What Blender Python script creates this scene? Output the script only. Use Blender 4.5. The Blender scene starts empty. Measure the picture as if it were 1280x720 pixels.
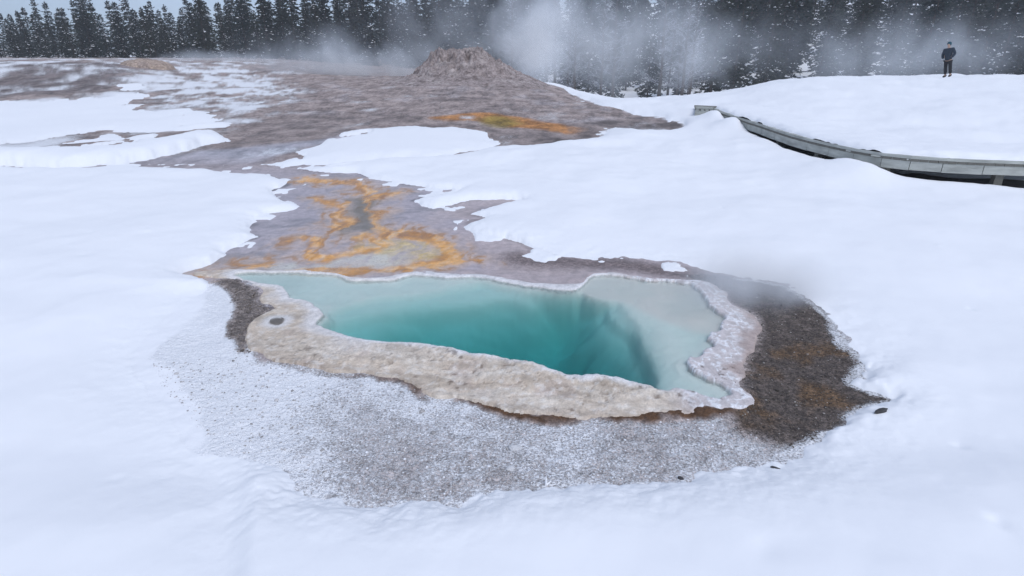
import bpy, bmesh, math, random
import numpy as np
from mathutils import Vector
R = math.radians
random.seed(7)
rng = np.random.default_rng(11)
sc = bpy.context.scene
COL = sc.collection

# ------------------------------------------------------------------ camera
H = 2.4
PITCH = math.atan(298/720.0)
cam_d = bpy.data.cameras.new('camera'); cam = bpy.data.objects.new('camera', cam_d); COL.objects.link(cam)
cam.location = (0, 0, H); cam.rotation_euler = (R(90)-PITCH, 0, 0)
cam_d.sensor_width = 36; cam_d.lens = 720/1280*36; cam_d.clip_start = .05; cam_d.clip_end = 3000
sc.camera = cam
CP, SP = math.cos(PITCH), math.sin(PITCH)

def tana(py):
    t = (np.asarray(py, float)-360)/720
    th = math.tan(PITCH)
    return (th+t)/(1-th*t)
def zrow(Y, py): return H - Y*float(tana(py))

# ------------------------------------------------------------------ noise
def _hash(ix, iy, seed):
    h = (ix.astype(np.int64)*374761393 + iy.astype(np.int64)*668265263 + seed*1442695041) & 0xffffffff
    h = ((h ^ (h >> 13))*1274126177) & 0xffffffff
    h = ((h ^ (h >> 16))*2246822519) & 0xffffffff
    return ((h ^ (h >> 15)) & 0xffffff)/float(0xffffff)
def vn(x, y, seed=0):
    x = np.asarray(x, float); y = np.asarray(y, float)
    ix = np.floor(x); iy = np.floor(y); fx = x-ix; fy = y-iy
    ux = fx*fx*fx*(fx*(fx*6-15)+10); uy = fy*fy*fy*(fy*(fy*6-15)+10)
    a = _hash(ix, iy, seed); b = _hash(ix+1, iy, seed); c = _hash(ix, iy+1, seed); d = _hash(ix+1, iy+1, seed)
    return (a*(1-ux)+b*ux)*(1-uy)+(c*(1-ux)+d*ux)*uy
def fbm(x, y, octv=4, seed=0, gain=.5):
    s = 0; a = 1; t = 0
    for i in range(octv):
        s = s+a*(vn(x*2**i+17.3*i, y*2**i-9.1*i, seed+i)*2-1); t += a; a *= gain
    return s/t
def ss(x, a, b):
    t = np.clip((x-a)/(b-a), 0, 1); return t*t*(3-2*t)

# ------------------------------------------------------------------ base terrain: heights along bearings
YT = [0, 10, 14, 18, 22, 26, 30, 36, 42, 50, 60, 80, 110, 150, 300, 900]
CT = {
 -900: [0,0,0,0,.0,.1,.15,.6,1.4,1.6,1.6,1.3,1.1,1,1,1],
 60:   [0,0,0,0,.0,.1,.15,.6,1.4,1.6,1.6,1.3,1.1,1,1,1],
 150:  [0,0,0,0,.0,.1,.2,.7,1.3,1.6,1.6,1.3,1.1,1,1,1],
 230:  [0,0,0,0,.0,.1,.2,.4,.65,1.0,1.45,1.3,1.1,1,1,1],
 350:  [0,0,0,0,.0,.1,.18,.35,.5,.75,1.2,1.2,1.0,1,2,4],
 470:  [0,0,0,0,.0,.1,.22,.4,.46,.4,.2,0,0,1,6,12],
 575:  [0,0,0,0,.0,.12,.3,.6,.78,.4,-.8,-2,0,5,14,20],
 680:  [0,0,0,0,.0,.08,.19,.32,.5,-.4,-2,-2,1,8,18,25],
 760:  [0,0,0,0,.02,.1,-.02,-.4,-1.0,-1.7,-2.2,-2,3,10,20,30],
 830:  [0,0,0,0,0,0,0,-.4,-1.1,-1.7,-2.3,-1.5,4,11,22,30],
 900:  [0,0,0,.05,.3,.4,.3,-.1,-.8,-1.6,-2.2,-1,4,11,22,30],
 1000: [0,0,0.1,.3,.6,.85,.99,.8,.1,-1.0,-2.0,-1,4,11,22,30],
 1180: [0,0,.25,.5,.68,.82,.92,.92,.4,-.8,-2,-1,4,11,22,30],
 2200: [0,0,.25,.5,.68,.82,.92,.92,.4,-.8,-2,-1,4,11,22,30]}
_px = np.arange(-900, 2201, 12.0)
_ly = np.linspace(0, math.log(901), 420)
def _tab():
    ks = sorted(CT); rows = []
    lyt = np.log(np.array(YT)+1.0)
    for k in ks: rows.append(np.interp(_ly, lyt, CT[k]))
    rows = np.array(rows); T = np.empty((len(_px), len(_ly)))
    for j in range(len(_ly)): T[:, j] = np.interp(_px, ks, rows[:, j])
    def blur(A, n, ax):
        k = np.hanning(n+2)[1:-1]; k /= k.sum()
        p = [(0, 0), (0, 0)]; p[ax] = (n//2, n//2)
        return np.apply_along_axis(lambda v: np.convolve(v, k, 'valid'), ax, np.pad(A, p, mode='edge'))
    return blur(blur(T, 11, 1), 9, 0)
_T = _tab()
def pxof(X, Y): return 640+720*X/np.maximum(np.maximum(Y, .3)*CP+H*SP, .3)
def B(X, Y):
    X = np.asarray(X, float); Y = np.asarray(Y, float)
    p = np.clip((np.clip(pxof(X, Y), -900, 2199)+900)/12, 0, len(_px)-1.001)
    l = np.clip(np.log(np.maximum(Y, 0)+1)/_ly[-1]*(len(_ly)-1), 0, len(_ly)-1.001)
    i = p.astype(int); j = l.astype(int); a = p-i; b = l-j
    return (_T[i, j]*(1-a)*(1-b)+_T[i+1, j]*a*(1-b)+_T[i, j+1]*(1-a)*b+_T[i+1, j+1]*a*b)
YS = np.concatenate([np.linspace(.5, 20, 700), np.geomspace(20, 120, 900)[1:]])
def hit(pts, maxY=None):
    out = []
    for px, py in pts:
        d = (px-640)/720.0; ta = float(tana(py))
        ys = YS if maxY is None else YS[YS < maxY]
        z = H-ys*ta; dep = ys*CP+(H-z)*SP; X = d*dep
        c = z-B(X, ys)
        k = np.argmax(c < 0) if (c < 0).any() else int(np.argmin(c))
        if k > 0 and c[k] < 0:
            f = c[k-1]/(c[k-1]-c[k]); out.append((X[k-1]+(X[k]-X[k-1])*f, ys[k-1]+(ys[k]-ys[k-1])*f))
        else: out.append((X[k], ys[k]))
    return np.array(out)
def at(px, Y, z=0.0):
    return (px-640)/720.0*(Y*CP+(H-z)*SP)
def smooth_poly(p, n=3, closed=True):
    p = np.array(p, float); N = len(p); out = []
    for i in range(N if closed else N-1):
        P = [p[(i+k) % N] if closed else p[min(max(i+k, 0), N-1)] for k in (-1, 0, 1, 2)]
        for t in np.linspace(0, 1, n, endpoint=False):
            out.append(.5*((2*P[1])+(-P[0]+P[2])*t+(2*P[0]-5*P[1]+4*P[2]-P[3])*t*t+(-P[0]+3*P[1]-3*P[2]+P[3])*t**3))
    if not closed: out.append(p[-1])
    return np.array(out)
def poly(pts, n=3, maxY=None): return hit(smooth_poly(pts, n), maxY)
def psd(P, X, Y, margin=3.0):
    """signed distance (positive inside), clamped to -margin far outside"""
    sh = X.shape; x = X.ravel(); y = Y.ravel()
    out = np.full(x.shape, -float(margin))
    m = (x > P[:, 0].min()-margin) & (x < P[:, 0].max()+margin) & (y > P[:, 1].min()-margin) & (y < P[:, 1].max()+margin)
    xs = x[m]; ys = y[m]; d2 = np.full(xs.shape, 1e9); ins = np.zeros(xs.shape, bool)
    for (ax, ay), (bx, by) in zip(P, np.roll(P, -1, 0)):
        ex = bx-ax; ey = by-ay; L = ex*ex+ey*ey+1e-12
        t = np.clip(((xs-ax)*ex+(ys-ay)*ey)/L, 0, 1)
        d2 = np.minimum(d2, (xs-ax-ex*t)**2+(ys-ay-ey*t)**2)
        if abs(ey) > 1e-12:
            ins ^= ((ay > ys) != (by > ys)) & (xs < ex*(ys-ay)/ey+ax)
    out[m] = np.where(ins, 1, -1)*np.sqrt(d2)
    return np.maximum(out, -margin).reshape(sh)
def pld(P, X, Y, margin=2.0):
    """distance to an open polyline"""
    x = X.ravel(); y = Y.ravel(); out = np.full(x.shape, float(margin))
    m = (x > P[:, 0].min()-margin) & (x < P[:, 0].max()+margin) & (y > P[:, 1].min()-margin) & (y < P[:, 1].max()+margin)
    xs = x[m]; ys = y[m]; d2 = np.full(xs.shape, margin**2)
    for (ax, ay), (bx, by) in zip(P[:-1], P[1:]):
        ex = bx-ax; ey = by-ay; L = ex*ex+ey*ey+1e-12
        t = np.clip(((xs-ax)*ex+(ys-ay)*ey)/L, 0, 1)
        d2 = np.minimum(d2, (xs-ax-ex*t)**2+(ys-ay-ey*t)**2)
    out[m] = np.sqrt(d2)
    return out.reshape(X.shape)

# ------------------------------------------------------------------ outlines read off the photograph, laid on the ground
WATER = poly([(300,343),(340,343),(385,344),(420,347),(438,353),(470,353),(495,352),(515,346),(560,349),(600,349),(640,357),(690,364),(722,364),
 (736,352),(752,346),(812,353),(862,357),(873,368),(885,381),(903,397),(900,412),(884,423),(890,436),(877,446),(857,457),(872,470),(898,482),
 (912,495),(905,503),(886,502),(864,493),(829,495),(812,492),(769,482),(726,479),(700,475),(666,463),(640,459),(585,449),(545,439),(516,436),(480,434),
 (451,429),(415,417),(395,407),(405,396),(386,379),(364,375),(356,361),(330,357),(300,349)], 3)
CRUST = poly([(245,343),(275,339.5),(330,340.5),(385,341),(440,349),(480,349),(505,343),(530,341.5),(560,345),(600,345.5),(650,353),(700,359),(728,356),(736,348),(755,343.5),(812,350),(872,353),
 (896,360),(918,383),(943,396),(949,418),(934,452),(927,482),(938,508),(918,517),(876,518),(809,518),(754,523),(720,525),(649,517),(585,502),(541,496),
 (516,481),(481,472),(412,466),(361,455),(326,444),(310,436),(307,421),(318,402),(342,387),(325,377),(328,364),(300,352),(270,349)], 3)
SHELF = poly([(735,368),(782,375),(812,390),(842,402),(873,412),(905,413),(920,395),(880,350),(752,338),(728,352)], 3)
LED = []
for _p, _d in (([(404,425),(420,405),(465,393),(530,384),(595,374),(660,374),(720,373),(765,390),(800,414),(812,445),(822,520),(700,520),(450,470)], .10),
               ([(440,470),(484,414),(540,399),(640,396),(700,388),(735,402),(758,425),(778,445),(800,470),(806,520),(700,520),(560,480)], .24),
               ([(560,490),(612,432),(680,421),(730,432),(752,450),(776,472),(786,520),(700,520)], .45)):
    q_ = poly(_p, 3); q_[:, 1] += 1.9*_d; LED.append(q_)
BARE_POOL = poly([(-420,212),(-100,212),(100,211),(220,212),(270,215),(330,221),(361,227),(352,234),(336,240),(358,252),(375,258),(358,264),(328,268),(319,277),(308,289),(316,297),
 (292,309),(289,318),(267,329),(236,341),(262,352),(240,380),(205,410),(182,440),(180,462),(205,490),(222,506),(256,551),(281,563),(336,578),(366,590),(372,610),(420,628),(520,632),(577,628),(600,614),(640,612),
 (716,604),(779,603),(821,599),(876,591),(935,584),(961,578),(999,565),(1020,553),(1058,530),(1060,518),(1085,508),(1113,497),(1083,490),(1062,478),(1081,458),(1066,437),(1045,415),(1040,400),
 (1019,383),(997,366),(967,356),(920,345),(872,334),(825,329),(782,329),(740,326),(696,321),(664,310),(632,299),(603,294),(581,284),(600,276),(614,273),(590,268),(610,262),(640,253),(653,250),(592,250),(560,256),(545,259),(520,252),
 (545,246),(575,238),(538,234),(495,229),(469,225),(444,218),(411,216),(384,212),(384,208),(-420,208)], 2)
BARE_FAR = hit(smooth_poly([(-420,208.5),(100,208.5),(384,208.5),(400,207),(460,203),(544,197),(570,194),(609,188),(660,183),(714,179),(750,174),(752,166),(765,161),(790,164),(820,166),(845,161),(858,155),(835,149),(800,143),(770,135),(742,131),(708,113),
 (678,101),(657,96)], 2, False), 62)
BARE_FAR = np.concatenate([BARE_FAR, [(at(640, 70, 0), 70), (at(600, 130, 0), 130), (at(-420, 130, 0), 130)]])
SNOW_MID = poly([(302,206.5),(345,203),(385,187),(420,172),(440,163),(470,161),(500,158),(540,159),(575,160),(600,165),(622,174),(623,183),(600,187.5),(545,195),(470,201),(400,206.5),(340,208)], 3)
SNOW_L1 = poly([(-420,130),(100,122),(145,107),(172,101),(182,116),(180,138),(234,136),(285,143),(291,149),(250,155),(213,163),(148,167),(100,179),(-420,184)], 3)
SNOW_L2 = poly([(-420,196),(100,190),(160,184.5),(207,176),(268,166.5),(275,173),(272,179),(228,190),(169,203),(100,207.5),(-420,207.5)], 3)
SNOW_L3 = poly([(216,160.5),(260,155),(291,152.5),(286,158),(240,163),(213,164)], 3)
SNOW_L4 = poly([(-420,186),(100,181),(150,172),(200,168),(222,170),(180,178),(100,188),(-420,193)], 3)
GDARK = poly([(862,344),(930,345),(1000,362),(1043,398),(1060,430),(1085,458),(1070,478),(1116,497),(1070,530),(1010,556),(950,545),(915,525),(930,500),(925,480),(935,450),(948,420),(940,396),(915,380),(893,362)], 2)
GDARKL = poly([(262,352),(300,352),(330,365),(326,380),(344,388),(318,404),(308,421),(314,440),(300,442),(290,425),(284,407),(297,384),(285,362)], 2)
GBACK = poly([(640,318),(700,322),(800,329),(880,338),(935,348),(900,356),(830,347),(760,338),(700,333),(640,330)], 2)
MATO = [poly(p, 3) for p in (
 [(383,221),(430,226),(452,228),(468,236),(462,245),(448,241),(437,232),(385,227)],
 [(397,246),(420,250),(438,264),(434,280),(415,290),(400,286),(424,276),(424,266),(415,257),(398,252)],
 [(370,300),(400,303),(398,309),(388,314),(410,319),(452,312),(470,306),(455,300),(440,292),(470,296),(488,306),(470,315),(430,323),(400,327),(376,318),(380,308)],
 [(505,240),(480,249),(465,252),(470,258),(492,263),(476,272),(470,282),(480,290),(505,286),(533,290),(560,304),(572,318),(580,328),(550,330),(556,318),(540,306),(505,297),(475,298),(460,288),(462,272),(474,264),(458,255),(456,246),(475,241)],
 [(376,336),(422,334),(473,337),(500,331),(538,322),(600,327),(560,333),(530,334),(500,342),(450,343),(410,341),(380,341)],
 [(302,330),(320,327),(334,331),(330,337),(312,338),(302,335)],
 [(255,341),(270,338),(284,341),(270,345)])]
MATY = poly([(470,300),(500,296),(540,303),(552,315),(530,324),(500,328),(470,322),(450,316)], 3)
MILK = poly([(330,333),(400,330),(440,322),(480,316),(515,318),(520,326),(490,333),(440,340),(380,342),(330,343)], 3)
DARKST = poly([(440,247),(468,247),(478,260),(470,272),(468,288),(448,292),(430,288),(438,275),(440,262)], 3)
FARO = [poly(p, 3) for p in ([(526,147),(560,142.5),(600,140.5),(640,145),(670,152),(720,160),(708,168),(660,162),(630,157),(600,151),(560,150)],)]
FAROL = poly([(598,148),(625,145),(650,152),(640,160),(612,158)], 3)
BROWNFAR = poly([(330,150),(420,142),(520,150),(640,160),(740,152),(800,146),(855,155),(820,168),(760,160),(740,178),(640,186),(610,170),(560,158),(460,158),(400,172),(330,190),(250,205),(150,208),(240,185),(300,168)], 2)
FROSTFAR = poly([(180,135),(172,100),(200,88),(300,84),(360,100),(385,118),(340,136),(290,146),(235,136)], 3)
BANKL = poly([(-420,125),(100,118),(135,110),(165,98),(166,84),(150,79),(100,78),(-420,78)], 2, 50)
WETL = poly([(-420,207),(60,207.5),(150,205),(240,190),(330,181),(400,174),(440,168),(385,186),(330,203),(250,208),(60,209),(-420,209)], 2)
PUDDLE = poly([(338,404),(346,399),(356,401),(355,407),(345,411),(338,408)], 3)
_pc = PUDDLE.mean(0); PUDDLE = _pc+(PUDDLE-_pc)*np.array([.74, .62])*(1+.10*np.sin(np.arange(len(PUDDLE))*1.3))[:, None]
EDGE = hit(smooth_poly([(326,444),(361,455),(412,466),(481,472),(516,482),(541,496),(585,503),(649,518),(700,526),(754,524),(809,519),(876,519),(918,518)], 4, False))

ZT = .46
bt = [(892,137.5),(917,147),(953,158.5),(987,170),(1037,182.5),(1103,195),(1180,201.5),(1290,206),(1420,209)]
bpts = []
for q, (bx_, by_) in enumerate(bt):
    Yb = (H-ZT)/float(tana(by_)); bpts.append((at(bx_, Yb, ZT), Yb))
bpts = smooth_poly(smooth_poly(bpts, 2, False), 1, False)
def offs(P, d):
    t_ = np.gradient(P, axis=0); t_ /= np.linalg.norm(t_, axis=1)[:, None]
    return P+np.stack([-t_[:, 1], t_[:, 0]], 1)*d
_n = offs(bpts, 1.0)-bpts
sgn = 1.0 if (_n[:, 0].mean() > 0) else -1.0
DECK = np.concatenate([bpts, offs(bpts, sgn*1.5)[::-1]])
PILE = hit([(906, 152), (926, 163), (1058, 214), (1085, 220)])
# ------------------------------------------------------------------ fields
def warp(X, Y):
    d = np.clip(np.hypot(X, Y), 2, 80); s = d/5.0
    u = X/s; v = Y/s
    wx = X+s*(.05*fbm(X*1.3, Y*1.3, 3, 5)+.035*fbm(X*6/np.maximum(s, 1), Y*6/np.maximum(s, 1), 3, 15))
    wy = Y+s*(.05*fbm(X*1.3, Y*1.3, 3, 25)+.035*fbm(X*6/np.maximum(s, 1), Y*6/np.maximum(s, 1), 3, 35))
    return wx, wy
def water_sd(X, Y):
    right = ss(X, .9, 1.4)
    a = .012+.02*right
    wx = X+a*fbm(X*9, Y*9, 3, 41)*1.6; wy = Y+a*fbm(X*9, Y*9, 3, 47)*1.6
    return psd(WATER, wx, wy, 1.5)
def crust_sd(X, Y):
    wx = X+.05*fbm(X*5, Y*5, 3, 51); wy = Y+.05*fbm(X*5, Y*5, 3, 57)
    return psd(CRUST, wx, wy, 1.5)
WLEV = .02
WC = WATER.mean(0)
PX0, PY0 = WATER[:, 0].min()-.6, WATER[:, 1].min()-.6
def _pool_floor():
    X, Y = np.meshgrid(np.arange(PX0, WATER[:, 0].max()+.6, .03), np.arange(PY0, WATER[:, 1].max()+.6, .03))
    wx_ = X+.10*fbm(X*1.2, Y*1.2, 2, 61); wy_ = Y+.16*fbm(X*1.3, Y*1.8, 3, 63)
    l0, l1, l2, l3 = (psd(L_, wx_, wy_-o, 1.2) for L_, o in ((LED[0], .22), (LED[0], 0), (LED[1], 0), (LED[2], 0)))
    wr = .10*ss(X, .6, 1.1)
    A = .10*ss(l1, -.12-wr, .12+wr)+.24*ss(l2, -.22, .26)+.30*ss(l3, -.26, .34)
    k = np.hanning(15)[1:-1]; k /= k.sum()
    for ax in (0, 1): A = np.apply_along_axis(lambda v: np.convolve(np.pad(v, 6, mode='edge'), k, 'valid'), ax, A)
    A = A+.022+.05*ss(l0, -.10, .02)+.055*ss(l1, -.05, .03)
    return A*(1+.34*fbm(X*1.2+.3*Y, Y*3.2, 4, 66))
PFL = _pool_floor()
def basin_depth(X, Y, si):
    """si positive inside the water"""
    gx_ = np.clip((X-PX0)/.03, 0, PFL.shape[1]-1.001); gy_ = np.clip((Y-PY0)/.03, 0, PFL.shape[0]-1.001)
    ix = gx_.astype(int); iy = gy_.astype(int); ax = gx_-ix; ay = gy_-iy
    d = (PFL[iy, ix]*(1-ax)+PFL[iy, ix+1]*ax)*(1-ay)+(PFL[iy+1, ix]*(1-ax)+PFL[iy+1, ix+1]*ax)*ay
    d = d*ss(si, -.01, .10)
    sh = psd(SHELF, X+.04*fbm(X*4, Y*4, 3, 67), Y+.04*fbm(X*4, Y*4, 3, 68), 1.0)
    d = np.where(sh > -.10, d*(1-ss(sh, -.10, .0))+.018*ss(sh, -.10, 0), d)
    # ledge that runs across the back of the pool
    return np.maximum(d, .018)*ss(si, -.03, .03)
def ground_parts(X, Y):
    D = {}
    wx, wy = warp(X, Y)
    D['wx'], D['wy'] = wx, wy
    D['pool'] = psd(BARE_POOL, wx, wy, 6)
    D['far'] = psd(BARE_FAR, wx, wy, 8)
    return D
def ground_z(X, Y, si, grit=1.0):
    z = B(X, Y)
    dist = np.hypot(X, Y)
    near = 1-ss(Y, 7, 12)
    rise = .032*(1-ss(-si, .0, .45))*near
    z = z+rise
    z = z+grit*near*(.012*fbm(X*3, Y*3, 4, 71)+.006*fbm(X*14, Y*14, 3, 75))
    z = z+(1-near)*np.minimum(dist/40, 1)*(.05*fbm(X*.9, Y*.9, 4, 81)+.07*fbm(X*.6, Y*.5, 5, 85))
    dk_ = ss(psd(DECK, X, Y, 1.5), -.35, .3)
    z = z*(1-dk_)+np.minimum(z, -.08)*dk_
    z = z-np.where(si > -.05, basin_depth(X, Y, si)+.03*ss(si, -.05, .0), 0)
    return z

# ------------------------------------------------------------------ mesh from grid
def grid_mesh(name, X, Y, Z, keep=None, attrs=None):
    n, m = X.shape
    idx = np.arange(n*m).reshape(n, m)
    q = np.stack([idx[:-1, :-1], idx[:-1, 1:], idx[1:, 1:], idx[1:, :-1]], -1).reshape(-1, 4)
    if keep is not None:
        k = keep.ravel(); q = q[k[q].any(1)]
        used = np.zeros(n*m, bool); used[q.ravel()] = True
        new = np.cumsum(used)-1; q = new[q]
    else: used = np.ones(n*m, bool)
    co = np.stack([X.ravel(), Y.ravel(), Z.ravel()], -1)[used].astype(np.float32)
    me = bpy.data.meshes.new(name)
    me.vertices.add(len(co)); me.vertices.foreach_set('co', co.ravel())
    me.loops.add(q.size); me.loops.foreach_set('vertex_index', q.ravel().astype(np.int32))
    me.polygons.add(len(q)); me.polygons.foreach_set('loop_start', np.arange(0, q.size, 4, dtype=np.int32))
    me.polygons.foreach_set('use_smooth', np.ones(len(q), bool))
    me.update(calc_edges=True)
    for k, v in (attrs or {}).items():
        if v.ndim == 3:
            a = me.attributes.new(k, 'FLOAT_COLOR', 'POINT')
            c = np.concatenate([v.reshape(-1, 3)[used], np.ones((used.sum(), 1))], 1).astype(np.float32)
            a.data.foreach_set('color', c.ravel())
        else:
            a = me.attributes.new(k, 'FLOAT', 'POINT'); a.data.foreach_set('value', v.ravel()[used].astype(np.float32))
    me.validate()
    return me
def link(name, me, mat, parent=None):
    o = bpy.data.objects.new(name, me); COL.objects.link(o)
    if mat is not None and me is not None and not me.materials: me.materials.append(mat)
    if parent is not None: o.parent = parent
    return o
def tag(o, label=None, cat=None, group=None, kind=None):
    if label: o['label'] = label
    if cat: o['category'] = cat
    if group: o['group'] = group
    if kind: o['kind'] = kind
    return o
def empty(name, loc, rz=0):
    o = bpy.data.objects.new(name, None); COL.objects.link(o); o.location = loc; o.rotation_euler = (0, 0, rz); o.empty_display_size = .2
    return o

# ------------------------------------------------------------------ node helper
class NT:
    def __init__(s, mat): s.t = mat.node_tree; s.t.nodes.clear()
    def n(s, typ, **kw):
        nd = s.t.nodes.new(typ)
        ins = kw.pop('ins', {})
        for k, v in kw.items(): setattr(nd, k, v)
        for k, v in ins.items():
            sk = nd.inputs[k]
            if isinstance(v, bpy.types.NodeSocket): s.t.links.new(v, sk)
            else: sk.default_value = v
        return nd
    def l(s, a, b): s.t.links.new(a, b)
    def math(s, op, a, b=0.0, clamp=False):
        nd = s.n('ShaderNodeMath', operation=op, use_clamp=clamp)
        for i, v in enumerate((a, b)):
            if isinstance(v, bpy.types.NodeSocket): s.l(v, nd.inputs[i])
            else: nd.inputs[i].default_value = v
        return nd.outputs[0]
    def mix(s, fac, a, b, mode='MIX'):
        nd = s.n('ShaderNodeMix', data_type='RGBA', blend_type=mode)
        for i, v in ((0, fac), (6, a), (7, b)):
            if isinstance(v, bpy.types.NodeSocket): s.l(v, nd.inputs[i])
            else: nd.inputs[i].default_value = v if i == 0 or len(v) == 4 else (*v, 1)
        return nd.outputs[2]
    def ramp(s, fac, a, b, c0=0.0, c1=1.0):
        nd = s.n('ShaderNodeMapRange', interpolation_type='SMOOTHSTEP', ins={0: fac, 1: a, 2: b, 3: c0, 4: c1})
        return nd.outputs[0]
    def noise(s, vec, scale, detail=4, rough=.55, dim='3D'):
        return s.n('ShaderNodeTexNoise', noise_dimensions=dim, ins={'Vector': vec, 'Scale': scale, 'Detail': detail, 'Roughness': rough}).outputs[0]
    def attr(s, name): return s.n('ShaderNodeAttribute', attribute_name=name)
    def pos(s): return s.n('ShaderNodeNewGeometry').outputs['Position']
    def out(s, surf=None, vol=None):
        o = s.n('ShaderNodeOutputMaterial')
        if surf: s.l(surf, o.inputs[0])
        if vol: s.l(vol, o.inputs[1])
def mat(name):
    m = bpy.data.materials.new(name); m.use_nodes = True; return m, NT(m)
def srgb(r, g, b):
    f = lambda c: (c/255/12.92) if c/255 <= .04045 else ((c/255+.055)/1.055)**2.4
    return np.array([f(r), f(g), f(b)])
def simple(name, col, rough=.8, var=.25, scale=8.0, bump=.0, stretch=None, spec=.3):
    m, t = mat(name)
    tc = t.n('ShaderNodeTexCoord').outputs['Object']
    if stretch: tc = t.n('ShaderNodeMapping', ins={'Vector': tc, 'Scale': stretch}).outputs[0]
    nz = t.noise(tc, scale, 5)
    c = t.mix(nz, tuple(np.array(col)*(1-var)), tuple(np.minimum(np.array(col)*(1+var), .95)))
    b = t.n('ShaderNodeBsdfPrincipled', ins={'Base Color': c, 'Roughness': rough, 'Specular IOR Level': spec})
    if bump:
        bp = t.n('ShaderNodeBump', ins={'Height': t.noise(tc, scale*3, 4), 'Strength': bump, 'Distance': .02}); t.l(bp.outputs[0], b.inputs['Normal'])
    t.out(b.outputs[0]); return m

# ground: colour map by attributes plus fine procedural grain
def ground_mat():
    m, t = mat('sinter_ground')
    p = t.pos()
    base = t.attr('albedo').outputs['Color']; grav = t.attr('gravel').outputs['Fac']; frost = t.attr('frost').outputs['Fac']; wet = t.attr('wet').outputs['Fac']
    far = t.attr('grain').outputs['Fac']
    nz = t.noise(p, 9, 6, .65); nf = t.noise(p, 55, 5, .65)
    pst = t.n('ShaderNodeMapping', ins={'Vector': p, 'Scale': (1.0, .55, 1.0)}).outputs[0]
    nb = t.noise(pst, 1.5, 13, .74)
    calm = t.attr('calm').outputs['Fac']
    dry = t.math('MULTIPLY', t.math('SUBTRACT', 1.0, t.math('MULTIPLY', wet, .5)), t.math('SUBTRACT', 1.0, calm))
    v1 = t.math('ADD', 1.0, t.math('MULTIPLY', t.ramp(nz, .3, .7, -.28, .28), dry)); v2 = t.math('ADD', 1.0, t.math('MULTIPLY', t.ramp(nf, .3, .7, -.2, .2), dry))
    v3 = t.ramp(nb, .3, .7, .45, 1.5)
    v3 = t.math('ADD', t.math('MULTIPLY', v3, far), t.math('SUBTRACT', 1.0, far))
    k = t.math('MULTIPLY', t.math('MULTIPLY', v1, v2), v3)
    vo = t.n('ShaderNodeTexVoronoi', feature='F1', ins={'Vector': p, 'Scale': 84.0, 'Randomness': 1.0})
    vo2 = t.n('ShaderNodeTexVoronoi', feature='F1', ins={'Vector': p, 'Scale': 27.0, 'Randomness': 1.0})
    cell = t.n('ShaderNodeSeparateColor', ins={0: vo.outputs['Color']}).outputs[0]
    cell2 = t.n('ShaderNodeSeparateColor', ins={0: vo2.outputs['Color']}).outputs[1]
    kc = t.math('MULTIPLY', t.ramp(cell, 0, 1, .62, 1.38), t.ramp(cell2, 0, 1, .74, 1.26))
    kg = t.math('ADD', t.math('MULTIPLY', kc, grav), t.math('SUBTRACT', 1.0, grav))
    k = t.math('MULTIPLY', k, kg)
    kk = t.n('ShaderNodeCombineColor', ins={0: k, 1: k, 2: k}).outputs[0]
    c = t.mix(1.0, base, kk, 'MULTIPLY')
    # frost lies on the tops of the grains
    fn = t.math('ADD', t.math('MULTIPLY', t.noise(p, 62, 4, .72), .95), t.math('MULTIPLY', t.noise(p, 7, 4, .6), .3))
    thr = t.math('SUBTRACT', 1.12, frost)
    fm = t.ramp(t.math('SUBTRACT', fn, thr), -.13, .15)
    c = t.mix(fm, c, (.85, .86, .885))
    h = t.math('ADD', t.math('MULTIPLY', t.math('SUBTRACT', 1.0, vo.outputs['Distance']), t.math('MULTIPLY', grav, .55)), t.math('MULTIPLY', nf, .5))
    h = t.math('ADD', h, t.math('MULTIPLY', t.math('SUBTRACT', 1.0, vo2.outputs['Distance']), t.math('MULTIPLY', grav, .8)))
    h = t.math('ADD', h, t.math('MULTIPLY', fm, .5))
    h = t.math('ADD', h, t.math('MULTIPLY', nb, t.math('MULTIPLY', far, 12.0)))
    bs = t.math('MULTIPLY', t.math('SUBTRACT', 1.0, t.math('MULTIPLY', wet, .85)), t.math('SUBTRACT', 1.0, calm))
    bp = t.n('ShaderNodeBump', ins={'Height': h, 'Strength': bs, 'Distance': .014})
    rg = t.math('ADD', t.math('MULTIPLY', wet, -.62), .9)
    rg = t.math('ADD', rg, t.math('MULTIPLY', t.math('SUBTRACT', nz, .5), .3), True)
    b = t.n('ShaderNodeBsdfPrincipled', ins={'Base Color': c, 'Roughness': rg, 'Specular IOR Level': .35, 'Normal': bp.outputs[0]})
    t.out(b.outputs[0]); return m
def snow_mat(name='snow'):
    m, t = mat(name)
    p = t.pos()
    n1 = t.noise(p, .7, 6, .5); n2 = t.noise(p, 34, 5, .65); n3 = t.noise(p, 160, 3, .6)
    c = t.mix(n1, (.84, .855, .88), (.90, .905, .92))
    h = t.math('ADD', t.math('MULTIPLY', n2, .16), t.math('MULTIPLY', n3, .16))
    h = t.math('ADD', h, t.math('MULTIPLY', n1, .2))
    bp = t.n('ShaderNodeBump', ins={'Height': h, 'Strength': .15, 'Distance': .015})
    b = t.n('ShaderNodeBsdfPrincipled', ins={'Base Color': c, 'Roughness': .75, 'Specular IOR Level': .25, 'Normal': bp.outputs[0]})
    t.out(b.outputs[0]); return m
M_GROUND = ground_mat(); M_SNOW = snow_mat()

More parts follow.
